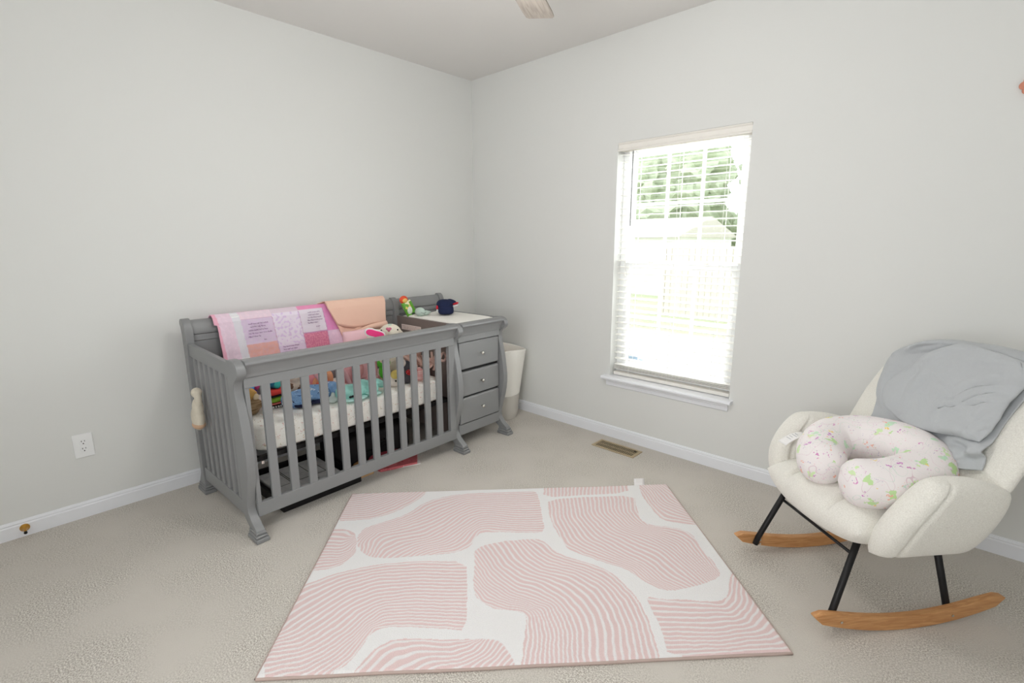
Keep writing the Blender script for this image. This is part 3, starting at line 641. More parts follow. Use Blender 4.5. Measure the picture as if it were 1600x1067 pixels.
MB().grid(f1, 60, 70).grid(f2, 60, 70).build('knit_blanket', M['peach'], pbk, smooth=True, solid=0.006, soff=1)
def f3(s, t):   # turned-back flap near the hem
    u = lerp(0.545, 0.80, s); z = lerp(0.826, 0.826+0.040*math.sin(PI*min(1, s*0.55+0.45)), t); w = 0.636-0.012*math.sin(PI*t)
    return Vector((w-PO[0], u-PO[1], z-PO[2]))
MB().grid(f3, 30, 8).build('folded_flap', M['peach'], pbk, smooth=True, solid=0.007)

# ------------------------------------------------------------------ things on the changer
PB = mat('picture_board', (110, 175, 70), 0.5, spots=[(26, 0.5, [(244, 240, 200), (90, 160, 60), (230, 226, 214), (60, 70, 60), (240, 214, 120)], 0.85)])
bk = cempty('picture_card', 0.60, 0.350, 0.885); tag(bk, 'tall green and red printed picture card leaning on the back of the changer', 'picture card')
Mb = Matrix.Translation((0, 0, 0)) @ Matrix.Rotation(-0.36, 4, 'X') @ Matrix.Rotation(0.25, 4, 'Y')
MB().box((-0.006, -0.052, 0.0), (0.008, 0.032, 0.112), Mb).build('printed_card', PB, bk, bevel=0.003)
MB().box((-0.0065, -0.052, 0.005), (-0.0055, -0.030, 0.10), Mb).box((-0.0065, 0.020, 0.0), (-0.0055, 0.032, 0.105), Mb).build('green_stripes', mat('grass_green', (96, 160, 52), 0.5), bk)
hd = MB().ell(tuple(Mb @ Vector((0, -0.004, 0.130))), (0.016, 0.036, 0.030), n=24, m=16).build('red_head', mat('orange_red', (222, 84, 52), 0.5), bk, smooth=True)
MB().ell(tuple(Mb @ Vector((-0.011, -0.004, 0.122))), (0.008, 0.022, 0.017)).build('yellow_face', mat('yellow_face', (240, 196, 110), 0.5), hd, smooth=True)
MB().ell(tuple(Mb @ Vector((-0.008, -0.004, 0.040))), (0.006, 0.022, 0.030)).build('white_animal', mat('white_animal', (236, 238, 230), 0.6, spots=[(60, 0.35, [(60, 60, 60)], 0.5)]), bk, smooth=True)
mn = cempty('mint_plush', 0.50, 0.325, 0.893); tag(mn, 'pale mint plush whale toy lying on the changing pad', 'plush toy')
mintm = mat('mint_plush', (190, 208, 198), 0.95, bump=(200, 0.4, 0.003))
MB().ell((0, 0.022, 0.030), (0.040, 0.038, 0.032)).ell((0.0, -0.030, 0.018), (0.024, 0.030, 0.018)).ell((0, -0.060, 0.020), (0.020, 0.016, 0.010), (0.3, 0, 0)).ell((0.03, -0.06, 0.022), (0.016, 0.013, 0.010)).build('body', mintm, mn, remesh=0.004)
MB().tube([(-0.040+0.004*abs(k-4)/4, 0.042-0.010*k/1.6, 0.030-0.008*math.sin(PI*k/8)) for k in range(9)], 0.0014, 6).build('stitched_smile', mat('grey_thread', (110, 120, 120), 0.8), mn)
cap = cempty('navy_cap', 0.43, 0.170, 0.893, -0.62); tag(cap, 'navy blue baby cap with red and white trim on the changing pad', 'cap')
navy = mat('navy_knit', (30, 38, 70), 0.9, bump=(260, 0.6, 0.003))
MB().ell((0.01, 0.0, 0.060), (0.062, 0.062, 0.050), sup=0.75).ell((-0.02, -0.005, 0.034), (0.050, 0.058, 0.034), sup=0.6).ell((0.02, -0.055, 0.088), (0.040, 0.036, 0.018), (0.35, 0, 0), sup=0.8).build('crown', navy, cap, remesh=0.004)
MB().ell((-0.006, -0.078, 0.078), (0.030, 0.026, 0.008), (-0.25, 0, 0)).build('red_trim', mat('red_trim', (188, 36, 52), 0.8), cap, smooth=True)
MB().ell((-0.008, -0.078, 0.064), (0.030, 0.024, 0.008), (-0.25, 0, 0)).build('white_trim', mat('white_trim_cloth', (235, 235, 238), 0.8), cap, smooth=True)
MB().ell((-0.022, 0.058, 0.052), (0.018, 0.010, 0.018)).build('red_trim', bpy.data.materials['red_trim'], cap, smooth=True)
MB().ell((-0.034, 0.058, 0.034), (0.012, 0.008, 0.009)).build('white_trim', bpy.data.materials['white_trim_cloth'], cap, smooth=True)

# ------------------------------------------------------------------ soft toys inside the crib, standing on the mattress top (z 0.61)
ZM = 0.5315
def plush(name, m, blobs, parent, vox=0.006):
    mb = MB()
    for b in blobs: mb.ell(*b)
    return mb.build(name, m, parent, remesh=vox)
def toy(name, w, u, label, cat, z=ZM, rz=0.0, group=None):
    return tag(cempty(name, w, u, z, rz), label, cat, group)
# bunny
cream = mat('cream_plush', (228, 220, 204), 0.95, bump=(180, 0.6, 0.003), spots=[(16, 0.33, [(190, 214, 196), (236, 200, 190)], 0.8)])
bn = toy('plush_bunny', 0.37, 0.70, 'cream spotted plush bunny with a pink heart nose sitting in the crib', 'plush toy', rz=-0.60, z=ZM+0.0765)
plush('body', cream, [((0.02, 0, 0.05), (0.080, 0.088, 0.128)), ((-0.05, 0.05, -0.044), (0.06, 0.035, 0.032)), ((-0.05, -0.05, -0.044), (0.06, 0.035, 0.032))], bn)
hdb = plush('head', cream, [((-0.005, 0.0, 0.222), (0.060, 0.074, 0.064)), ((-0.038, 0.006, 0.238), (0.030, 0.036, 0.028))], bn)
MB().ell((0.0, 0.068, 0.222), (0.022, 0.060, 0.026), (0.35, 0, 0)).ell((-0.005, 0.118, 0.200), (0.018, 0.035, 0.022), (0.2, 0, 0)).build('ear', cream, hdb, smooth=True)
MB().ell((0.0, -0.072, 0.185), (0.022, 0.030, 0.072), (-0.45, 0, 0)).build('ear', cream, hdb, smooth=True)
MB().ell((-0.058, 0.016, 0.262), (0.008, 0.010, 0.009)).ell((-0.058, 0.000, 0.262), (0.008, 0.010, 0.009)).ell((-0.064, 0.008, 0.253), (0.008, 0.010, 0.011)).build('heart_nose', mat('rose_nose', (206, 110, 140), 0.6), hdb, remesh=0.002)
for s in (-0.048, 0.056): MB().ell((-0.042, s, 0.250), (0.006, 0.005, 0.006)).build('eye', M['dark'], hdb, smooth=True)
# pink teether
pk = mat('hot_pink', (245, 70, 140), 0.4)
te = toy('pink_teether', 0.26, 0.886, 'hot pink figure-eight toy with a white edge propped before the bunny', 'toy', z=0.866, rz=-0.35)
Mt = Matrix.Rotation(0.36, 4, 'X')
def fig8(r1, off):
    pts = []; n = 40
    for k in range(n):
        a = 2*PI*k/n; x = 0.058*math.cos(a); hw = 0.019+0.010*abs(math.cos(a))**1.5
        pts.append(((x + (r1*math.copysign(1, math.cos(a)) if abs(math.cos(a)) > .3 else 0)), (hw+r1)*math.sin(a)))
    return pts
for nm, r1, x0, x1, mm_ in (('white_rim', 0.008, -0.004, 0.006, M['paper']), ('pink_panel', 0.0, -0.008, -0.004, pk)):
    mb = MB().prism(fig8(r1, 0), 0, x0, x1); mb.v = [tuple(Mt @ Vector(v)) for v in mb.v]; mb.build(nm, mm_, te, bevel=0.002)
# pink cushion
cu = toy('pink_cushion', 0.48, 0.855, 'pale pink cushion standing against the crib back under the peach blanket', 'cushion')
MB().pad(lambda u, v: Vector((0.03*v, lerp(0.11, -0.11, u), lerp(0.0, 0.325, v))), 0.05, 30, 30, p=3).build('cushion_cover', mat('pale_pink', (238, 196, 204), 0.9, bump=(80, 0.3, 0.004)), cu, smooth=True)

def octopus(nm, w, u, label, m, size, legs, seed, rz=0.0):
    t = toy(nm, w, u, label, 'plush toy', rz=rz); random.seed(seed)
    h = 0.10*size
    b = plush('head', m, [((0, 0, h+0.07*size), (0.05*size, 0.052*size, 0.058*size))], t)
    for s in (-1, 1): MB().ell((-0.047*size, s*0.018*size, h+0.075*size), (0.004, 0.006, 0.007)).build('eye', M['dark'], b, smooth=True)
    for k in range(legs):
        a = 2*PI*k/legs+0.3; L = random.uniform(0.8, 1.15)*size; tw = random.choice((-1, 1)); pts = []
        for i in range(22):
            s = i/21; r = 0.03*size+0.085*size*L*s; cr_ = 1.9*PI*s*s*tw
            pts.append((math.cos(a+0.5*s*tw)*r + 0.012*math.cos(cr_), math.sin(a+0.5*s*tw)*r + 0.016*math.sin(cr_), max(0.010*size, (h+0.02*size)*(1-s)**1.2 + 0.010*size + 0.045*size*abs(math.sin(s*PI*1.5))*(0.3+s))))
        MB().tube(pts, [0.012*size*(1-0.35*i/21) for i in range(22)], 8).build('tentacle', m, t, smooth=True)
    return t
oct1 = mat('dusty_pink_crochet', (226, 172, 176), 0.95, bump=(160, 0.7, 0.004))
oct2 = mat('beige_crochet', (236, 200, 188), 0.95, bump=(160, 0.7, 0.004))
oc = octopus('plush_octopus', 0.30, 0.565, 'beige-pink plush octopus with curled arms behind the right-hand bars of the crib', oct2, 1.0, 8, 5)
XO, YO, ZO = 0.30, 0.565, ZM
for k in range(8):
    a = 2*PI*k/8+0.25; L_ = 0.052+0.012*(k % 2)
    u0, z0 = 0.528, 0.642; pts = [(0.150-XO+0.004*math.sin(i), u0+math.cos(a+0.06*i)*L_*i/8-YO, z0+math.sin(a+0.06*i)*L_*i/8-ZO) for i in range(9)]
    MB().tube(pts, 0.0085, 8).build('tentacle', oct2, oc, smooth=True)
MB().tube([(0.125-XO, 0.458+0.024*math.cos(i*PI/9)-YO, 0.662+0.026*math.sin(i*PI/9)-ZO) for i in range(17)], 0.0085, 8).build('tentacle', oct2, oc, smooth=True)
for k in range(3):
    pts = spline([(0.22-XO, 0.64+0.035*k-YO, 0.70-ZO), (0.195-XO, 0.620+0.035*k-YO, 0.67-ZO), (0.195-XO, 0.595+0.04*k-YO, 0.63-ZO), (0.21-XO, 0.580+0.04*k-YO, 0.61-ZO)], 12)
    MB().tube(pts, 0.0095, 8).build('tentacle', oct2, oc, smooth=True)
# pink toy with long looped straps
ps = toy('pink_strap_toy', 0.33, 1.00, 'dusty pink soft toy with long looped arms behind the middle bars of the crib', 'plush toy')
plush('body', oct1, [((0.05, 0, 0.10), (0.05, 0.09, 0.085))], ps)
for k, (u0, u1, z1) in enumerate([(0.30, 0.19, 0.02), (0.12, 0.055, 0.03), (0.02, 0.025, 0.01), (-0.06, -0.115, 0.015), (-0.10, -0.03, 0.03), (0.21, 0.245, 0.02)]):
    pts = spline([(0.0, u0, 0.20), (-0.045, lerp(u0, u1, .3), 0.14), (-0.060, lerp(u0, u1, .7), 0.06), (-0.05, u1, z1), (-0.03, u1-0.028, z1+0.01), (-0.02, u1-0.045, 0.045)], 20)
    MB().tube(pts, 0.0125, 8).build('arm', oct1, ps, smooth=True)
# tan striped bag/plush at the left end
tanm = mat('tan_stripes', (176, 150, 118), 0.9, wood=((3, 3, 60), (112, 88, 60)), bump=(60, 0.4, 0.004))
tn = toy('tan_plush', 0.32, 1.625, 'tan and brown striped plush bundle behind the leftmost gap of the crib bars', 'plush toy')
MB().ell((0, 0, 0.045), (0.06, 0.055, 0.048), nz=0.02, nsc=22).build('body', tanm, tn, remesh=0.005)
pf = MB().ell((-0.012, 0.004, 0.112), (0.032, 0.036, 0.030), nz=0.006, nsc=50).ell((0.0, 0.035, 0.12), (0.014, 0.012, 0.035)).build('yellow_plush_head', mat('mustard', (206, 164, 96), 0.9, bump=(90, 0.5, 0.004)), tn, remesh=0.004)
MB().ell((-0.034, -0.018, 0.098), (0.016, 0.016, 0.018)).build('muzzle', mat('oat', (224, 206, 176), 0.9), pf, smooth=True)
bh = toy('blue_purple_toy', 0.42, 1.600, 'blue and purple soft toy peeking above the tan bundle at the left end', 'plush toy')
plush('body', mat('royal_purple', (84, 60, 160), 0.8), [((0, 0, 0.065), (0.045, 0.055, 0.07))], bh)
MB().ell((-0.028, 0.012, 0.122), (0.038, 0.040, 0.028)).build('blue_hood', mat('sky_blue_toy', (84, 150, 214), 0.7), bh, smooth=True)
MB().ell((-0.02, -0.045, 0.135), (0.014, 0.018, 0.035)).build('pink_ribbon', mat('magenta_toy', (214, 80, 140), 0.7), bh, smooth=True)
# crinkle cloth books: a stack seen in the second gap
def clothbook(z, th, m, label, stripe=None, w=0.375, u=1.475):
    o = toy('cloth_book', w, u, label, 'cloth book', z=z, group='soft cloth books stacked in the crib')
    MB().ell((0, 0, th/2), (0.07, 0.052, th/2), sup=0.35, n=32, m=10, nz=0.004, nsc=30).build('cover', m, o, smooth=True)
    if stripe: 
        sb = MB()
        for k in range(7): sb.box((-0.0735, -0.044+k*0.0135, th*0.25), (-0.066, -0.037+k*0.0135, th*0.72))
        sb.build('white_shapes', M['paper'], o)
    return o
bkm = mat('book_black', (24, 22, 26), 0.7)
clothbook(ZM, 0.020, bkm, 'black and white soft cloth book, lowest of the stack behind the second gap', True)
clothbook(ZM+0.020, 0.012, mat('book_coral', (222, 120, 110), 0.8), 'thin coral cloth book between the black and the green ones')
clothbook(ZM+0.032, 0.030, mat('book_green', (140, 186, 60), 0.8, spots=[(22, 0.3, [(40, 60, 30), (210, 226, 130)], 0.6)]), 'bright green spotted cloth book in the middle of the stack')
clothbook(ZM+0.062, 0.010, mat('book_black2', (30, 26, 30), 0.7), 'thin black cloth book lying on the green one')
clothbook(ZM+0.072, 0.026, mat('book_red', (222, 70, 64), 0.8, spots=[(11, 0.45, [(240, 170, 130)], 0.6)]), 'red and orange cloth book near the top of the stack')
tb = toy('teal_elephant', 0.38, 1.478, 'teal blue soft elephant on top of the cloth book stack', 'plush toy', z=ZM+0.098)
plush('body', mat('teal_toy', (40, 110, 140), 0.8), [((0, 0, 0.032), (0.05, 0.045, 0.034))], tb)
MB().ell((-0.040, -0.008, 0.026), (0.014, 0.022, 0.024)).build('ear', mat('aqua_toy', (70, 184, 176), 0.8), tb, smooth=True)
MB().ell((-0.030, -0.046, 0.036), (0.012, 0.010, 0.040)).build('pink_tag', mat('pink_tag', (232, 160, 180), 0.8), tb, smooth=True)
# blue printed cloth bundle (gaps 3-5)
blue = mat('blue_print_cloth', (134, 172, 216), 0.9, spots=[(34, 0.36, [(40, 50, 92), (222, 232, 244), (70, 104, 164)], 0.7), (60, 0.3, [(90, 130, 186), (200, 216, 236)], 0.5)], bump=(50, 0.4, 0.006))
bb = toy('blue_cloth_bundle', 0.255, 1.320, 'blue printed baby clothes bundled behind the left-middle bars of the crib', 'clothes')
bc = MB(); random.seed(11)
bc.ell((0, 0.08, 0.048), (0.075, 0.075, 0.048), (0, 0, 0.3), nz=0.03, nsc=18, n=40, m=24).ell((0, -0.02, 0.052), (0.075, 0.085, 0.050), (0, 0.2, 0), nz=0.03, nsc=20, n=40, m=24, seed=3).ell((0, -0.11, 0.045), (0.07, 0.06, 0.045), nz=0.03, nsc=18, n=40, m=24, seed=6)
bc.build('folded_cloth', blue, bb, remesh=0.005)
MB().ell((-0.045, 0.065, 0.016), (0.040, 0.045, 0.016), nz=0.02, nsc=30).ell((-0.050, -0.035, 0.017), (0.034, 0.050, 0.017), nz=0.02, nsc=30).ell((-0.045, -0.125, 0.018), (0.034, 0.028, 0.018)).build('navy_trim', mat('dark_navy', (34, 38, 66), 0.9), bb, remesh=0.004)
lm = toy('llama_plush', 0.395, 1.360, 'white and brown small plush animal behind the blue clothes', 'plush toy')
plush('body', mat('plush_offwhite', (222, 206, 186), 0.9, spots=[(22, 0.4, [(120, 92, 74)], 0.4)]), [((0, 0, 0.07), (0.05, 0.055, 0.07)), ((-0.02, 0, 0.135), (0.035, 0.036, 0.036))], lm)
tg_ = toy('orange_plush', 0.39, 1.195, 'peach and orange small plush doll behind the blue clothes', 'plush toy')
plush('body', mat('apricot_plush', (230, 168, 128), 0.9), [((0, 0, 0.055), (0.045, 0.05, 0.055)), ((-0.015, 0, 0.120), (0.036, 0.036, 0.036)), ((-0.04, 0.03, 0.10), (0.014, 0.014, 0.045)), ((-0.03, -0.045, 0.09), (0.018, 0.02, 0.045))], tg_)
plush('red_feet', mat('coral_toy', (222, 110, 90), 0.9), [((-0.045, 0.03, 0.070), (0.02, 0.022, 0.016)), ((-0.045, -0.02, 0.065), (0.02, 0.022, 0.014))], tg_)
# pink towel with spots
pt = toy('pink_towel', 0.500, 1.28, 'pink spotted towel bundled behind the blue clothes in the crib', 'towel')
MB().pad(lambda u, v: Vector((0.02*v+0.012*math.sin(u*14), lerp(0.19, -0.14, u), lerp(0.0, 0.19+0.03*u, v))), 0.022, 30, 20, p=3).build('towel_cloth', mat('pink_towel', (226, 160, 170), 0.9, spots=[(30, 0.15, [(120, 50, 60)], 0.4)]), pt, smooth=True)
# mint whale
wh = toy('mint_whale', 0.155, 1.085, 'mint green plush whale with dark eyes lying at the front of the crib', 'plush toy')
mint = mat('mint_cloth', (166, 226, 216), 0.9, spots=[(26, 0.22, [(196, 236, 228)], 0.7)], bump=(60, 0.4, 0.004))
MB().ell((0, 0.055, 0.040), (0.080, 0.080, 0.048), nz=0.016, nsc=20, n=36, m=20).ell((0, -0.050, 0.042), (0.072, 0.070, 0.045), nz=0.016, nsc=20, n=36, m=20, seed=2).ell((0, -0.135, 0.052), (0.045, 0.050, 0.026), (0.5, 0, 0), nz=0.01, nsc=20).build('body', mint, wh, remesh=0.005)
MB().ell((-0.060, 0.055, 0.014), (0.034, 0.075, 0.011)).ell((-0.055, -0.060, 0.020), (0.034, 0.055, 0.012), (0.2, 0, 0)).build('pale_belly', mat('pale_mint', (190, 232, 226), 0.9), wh, smooth=True)
MB().ell((-0.076, 0.098, 0.036), (0.006, 0.010, 0.007)).ell((-0.079, 0.086, 0.037), (0.006, 0.008, 0.007)).build('eye', M['dark'], wh, smooth=True)
wt = toy('white_tail_toy', 0.16, 1.255, 'white and dark green small toy tucked beside the blue clothes', 'plush toy')
plush('body', mat('greyish_white', (206, 218, 214), 0.9), [((0, -0.005, 0.020), (0.03, 0.028, 0.02)), ((0.0, -0.01, 0.045), (0.012, 0.012, 0.02))], wt)
# green bib + yellow dog (gap 8)
gb = toy('green_face_toy', 0.27, 0.830, 'bright green and white soft toy behind the bars left of the octopus', 'plush toy')
plush('body', mat('vivid_green', (90, 190, 60), 0.8), [((0, 0, 0.135), (0.035, 0.045, 0.035)), ((0, 0, 0.08), (0.03, 0.035, 0.05))], gb)
MB().ell((-0.028, 0.008, 0.158), (0.018, 0.036, 0.016)).build('white_brow', mat('toy_cream', (236, 226, 200), 0.8), gb, smooth=True)
yd = toy('yellow_white_dog', 0.170, 0.825, 'small white and yellow plush dog at the front of the crib', 'plush toy')
plush('body', mat('soft_white', (232, 222, 214), 0.9), [((0, 0, 0.028), (0.045, 0.048, 0.028)), ((0, -0.01, 0.06), (0.035, 0.042, 0.03))], yd)
MB().ell((-0.022, 0.006, 0.082), (0.026, 0.030, 0.028)).build('yellow_patch', mat('pale_yellow', (230, 206, 120), 0.9), yd, smooth=True)
MB().ell((-0.047, 0.022, 0.048), (0.006, 0.006, 0.006)).build('nose', M['dark'], yd, smooth=True)
# grey toy with red bow
gy = toy('grey_mouse', 0.175, 0.725, 'dark grey plush with a red bow behind the right half of the bars', 'plush toy')
plush('body', mat('charcoal_plush', (84, 82, 88), 0.95, bump=(150, 0.5, 0.003)), [((0, 0, 0.042), (0.055, 0.055, 0.044)), ((0.01, 0, 0.105), (0.04, 0.042, 0.042))], gy)
MB().ell((-0.052, 0.018, 0.082), (0.012, 0.026, 0.018), (0.3, 0, 0)).ell((-0.052, -0.022, 0.080), (0.012, 0.024, 0.020), (-0.3, 0, 0)).build('red_bow', mat('red_bow', (196, 44, 50), 0.8, spots=[(60, 0.25, [(240, 230, 230)], 0.6)]), gy, smooth=True)
plush('white_ear', bpy.data.materials['soft_white'], [((-0.01, 0.038, 0.140), (0.022, 0.024, 0.028))], gy)
# striped pink sock toy
sk = toy('striped_pink_toy', 0.155, 0.640, 'pink and white striped small plush next to the grey one', 'plush toy')
MB().ell((0, 0, 0.020), (0.035, 0.038, 0.020)).ell((0, 0.004, 0.056), (0.028, 0.030, 0.036)).build('body', mat('pink_white_stripes', (222, 130, 132), 0.9, wood=((1, 1, 45), (240, 214, 208))), sk, remesh=0.004)
# plush leg hanging out between the end spindles
lgp = cempty('hanging_plush', 0.545, 1.812, 0.448); tag(lgp, 'cream plush with a tan foot dangling outside the left end of the crib', 'plush toy')
cr2 = mat('ivory_plush', (218, 210, 194), 0.95, bump=(170, 0.6, 0.004))
MB().ell((0.0, 0, 0.060), (0.052, 0.030, 0.070)).ell((-0.020, 0, 0.12), (0.034, 0.026, 0.055)).ell((-0.045, 0, 0.170), (0.016, 0.018, 0.045)).ell((-0.030, 0.0, 0.205), (0.026, 0.026, 0.027)).build('limb', cr2, lgp, remesh=0.005)
MB().ell((0.0, 0, 0.022), (0.0485, 0.0305, 0.024)).build('tan_foot', mat('tan_plush_foot', (206, 172, 144), 0.95), lgp, smooth=True)

# ------------------------------------------------------------------ things stored under the crib
def under(nm, w, u, label, cat, z=0.0, rz=0.0): return tag(cempty(nm, w, u, z, rz), label, cat)
tr = under('black_tray', 0.405, 1.345, 'flat black frame lying on the carpet under the left half of the crib', 'frame')
fb = MB().box((-0.255, -0.235, 0), (-0.235, 0.235, 0.060)).box((0.235, -0.235, 0), (0.255, 0.235, 0.060)).box((-0.235, -0.235, 0), (0.235, -0.215, 0.060)).box((-0.235, 0.215, 0), (0.235, 0.235, 0.060))
fb.build('frame', M['dark'], tr, bevel=0.003)
MB().box((-0.235, -0.215, 0.0), (0.235, 0.215, 0.006)).build('base', M['dark'], tr)
pg = under('folded_play_panel', 0.40, 1.345, 'flat grey folding play panel with black seams lying in the black frame', 'folded panel', z=0.0065)
gpm = mat('light_grey_cloth', (240, 240, 240), 0.8, var=(12, (214, 214, 216), 0.1))
MB().box((-0.215, -0.19, 0.0), (0.215, 0.19, 0.036)).build('panel', gpm, pg, bevel=0.012, seg=3)
sm_ = MB()
for u_ in (0.085, 0.075, -0.045, -0.125): sm_.box((-0.205, u_-0.0015, 0.034), (0.20, u_+0.0015, 0.0375))
sm_.box((-0.03, -0.15, 0.034), (-0.027, 0.17, 0.0372)); sm_.build('seam', M['dark'], pg)
MB().tube([(-0.19, -0.02, 0.038), (-0.17, 0.0, 0.05), (-0.15, 0.02, 0.038)], 0.006, 8).build('handle', M['dark'], pg, smooth=True)
su = under('black_suitcase', 0.50, 0.86, 'black suitcase lying flat under the right half of the crib', 'suitcase')
MB().box((-0.16, -0.26, 0.012), (0.19, 0.24, 0.20)).build('shell', mat('suitcase_black', (46, 44, 46), 0.6), su, bevel=0.03, seg=4)
MB().box((-0.165, -0.10, 0.085), (-0.158, 0.10, 0.092)).tube([(-0.16, -0.05, 0.13), (-0.185, -0.04, 0.13), (-0.185, 0.04, 0.13), (-0.16, 0.05, 0.13)], 0.007, 8).build('handle', M['dark'], su)
for a, b in ((-0.13, -0.22), (-0.13, 0.2), (0.16, -0.22), (0.16, 0.2)): MB().lathe([(0.014, 0), (0.014, 0.016)], 12, (a, b, 0)).build('foot', M['dark'], su)
rb = under('maroon_bag', 0.24, 0.86, 'dark red cloth bag in front of the black suitcase under the crib', 'bag')
MB().ell((0, 0, 0.045), (0.055, 0.15, 0.045), nz=0.03, nsc=14, n=40, m=20).build('cloth', mat('maroon_cloth', (128, 44, 56), 0.8), rb, smooth=True)
tt = under('red_tissue_pack', 0.165, 0.800, 'clear packet of red tissue paper sticking out under the crib rail', 'packet', rz=0.0)
MB().prism([(-0.085, -0.055), (0.02, -0.138), (0.03, 0.17), (0.0, 0.165)], 2, 0.0, 0.018).build('tissue', mat('red_tissue', (204, 108, 114), 0.3, spots=[(40, 0.3, [(232, 160, 160), (180, 76, 84)], 0.6)]), tt, bevel=0.004)
MB().prism([(-0.094, -0.075), (-0.05, -0.10), (0.01, 0.12), (-0.006, 0.14), (-0.086, -0.050)], 2, 0.001, 0.007).build('clear_edge', mat('cellophane', (226, 220, 218), 0.2), tt)
wd = under('wooden_toy_rail', 0.215, 1.055, 'pale wooden strip on the carpet under the middle of the crib', 'wood strip')
MB().box((-0.03, -0.055, 0), (0.03, 0.05, 0.014)).build('strip', mat('pale_wood', (214, 178, 132), 0.6, wood=((20, 3, 20), (190, 150, 104))), wd, bevel=0.003)
br = under('brown_plush', 0.27, 1.050, 'brown plush ball beside the wooden strip under the crib', 'plush toy')
MB().ell((0, 0, 0.035), (0.04, 0.045, 0.035)).build('body', mat('brown_plush', (140, 106, 66), 0.95, bump=(150, 0.6, 0.004)), br, smooth=True)

# ------------------------------------------------------------------ laundry basket in the corner
ba = empty('laundry_basket', (0.535, -0.235, 0.0)); tag(ba, 'tall rope laundry basket, white above and grey below, in the corner beyond the changer', 'basket')
M['rope_w'] = mat('white_rope', (246, 244, 238), 0.95, bump=(60, 0.5, 0.006)); M['rope_g'] = mat('grey_rope', (204, 200, 193), 0.95, bump=(60, 0.5, 0.006))
def brad(z): return interp([0, 0.04, 0.2, 0.40, 0.58], [0.135, 0.145, 0.158, 0.185, 0.212], z)
def bask(z0, z1, n, inner=False):
    vs = []; fs = []; K = 40; out = []
    def ring(z, off, i):
        pts = []
        for k in range(K):
            a = 2*PI*k/K; r = brad(z) + off + 0.0018*math.sin(i*PI) ; sx = 1 + (0.02*math.sin(3*a)*z*2)
            zz = z + (0.016*math.cos(2*a+0.6)*(z/0.58)**3)
            pts.append((math.cos(a)*r*sx, math.sin(a)*r, zz))
        return pts
    rings = []
    for i in range(n+1):
        z = lerp(z0, z1, i/n); rings.append(ring(z, 0.003*(i % 2), i))
    for i in range(n, -1, -1):
        z = lerp(z0, z1, i/n); rings.append(ring(max(z, z0), -0.009, 0))
    mb = MB(); mb.v = [p for r in rings for p in r]; m = len(rings)
    mb.f = [(i*K+k, i*K+(k+1) % K, (i+1)*K+(k+1) % K, (i+1)*K+k) for i in range(m-1) for k in range(K)]
    return mb
bask(0.0, 0.205, 24).build('grey_base', M['rope_g'], ba, smooth=True)
bask(0.205, 0.575, 44).build('white_wall', M['rope_w'], ba, smooth=True)
MB().lathe([(0.12, 0.004), (0.12, 0.012)], 32).build('bottom', M['rope_g'], ba)
MB().ell((0, 0, 0.47), (0.165, 0.165, 0.06), nz=0.04, nsc=12, n=40, m=20).build('lining', mat('beige_laundry', (222, 204, 190), 0.9, bump=(40, .4, .01)), ba, smooth=True)
MB().tube([(0.116+0.010*math.sin(PI*t/8)-0.004, -0.060+t*0.015-0.05, 0.530-0.004*math.sin(PI*t/8)) for t in range(9)], 0.005, 8, flat=(1, 1)).build('handle_slot_shade', mat('slot_shade_tone', (140, 132, 122), 0.9), ba, smooth=True)  # solid tube in a dark tone stands in for the slot's shadow
# wall decoration at the right edge
dc = empty('wall_flower', (3.345, -0.004, 2.035)); tag(dc, 'peach paper flower fixed high on the wall at the right edge of the photo', 'decoration')
fm = mat('peach_paper', (206, 140, 118), 0.8)
for k in range(6):
    a = 2*PI*k/6
    MB().ell((0.022*math.cos(a), -0.008, 0.022*math.sin(a)), (0.016, 0.006, 0.016), (0, 0, 0), n=14, m=10).build('petal', fm, dc, smooth=True)
MB().ell((0, -0.014, 0), (0.010, 0.007, 0.010)).build('flower_centre', mat('cream_paper', (230, 200, 180), 0.8), dc, smooth=True)
# ------------------------------------------------------------------ rocking chair (K(b, l, z): b = backwards, l = towards the near arm)
CH_LOC = Vector((2.820, -0.975, 0.0)); CH_ROT = math.radians(49.609)
CHM = Matrix.Translation(CH_LOC) @ Matrix.Rotation(CH_ROT, 4, 'Z')
def K(b, l, z): return Vector((b, -l, z))
ch = empty('rocking_chair', tuple(CH_LOC), CH_ROT); tag(ch, 'cream boucle rocking chair with black metal legs and curved wooden rockers', 'rocking chair')
for s in (-1, 1):
    bot = []; top = []
    for i in range(25):
        t = i/24; b = 0.775*t; zb_ = 0.45*(b-0.375)**2; h = 0.054*(1-0.35*abs(2*t-1)**6) ; end = min(t, 1-t)
        lift = 0.020*max(0, 1-end/0.03)**2
        bot.append((b, zb_+lift)); top.append((b+ (0.006 if t < .02 else 0), zb_+h-0.5*lift))
    l0, l1 = (0.240, 0.268) if s > 0 else (-0.268, -0.240)
    r = MB().prism(bot+top[::-1], 1, -l0, -l1).build('rocker', M['oak'], ch, bevel=0.005)
    sc_ = MB()
    for b in (0.105, 0.56):
        z = 0.45*(b-0.375)**2+0.026
        for dz in ((-0.0,) if s > 0 else (-0.008, 0.012)):
            sc_.lathe([(0.005, 0), (0.005, 0.003), (0.002, 0.0035)], 10, tuple(K(b, l1 if s > 0 else -0.223, z+dz)), Matrix.Rotation(PI/2, 3, 'X'))
    sc_.build('bolt', M['chrome'], r)
    MB().tube([K(0.088, s*0.231, 0.045), K(0.100, s*0.229, 0.085), K(0.195, s*0.195, 0.345)], 0.0125, 12).build('front_leg', M['dark'], ch, smooth=True)
    MB().tube([K(0.575, s*0.231, 0.040), K(0.568, s*0.229, 0.07), K(0.505, s*0.195, 0.345)], 0.0125, 12).build('rear_leg', M['dark'], ch, smooth=True)
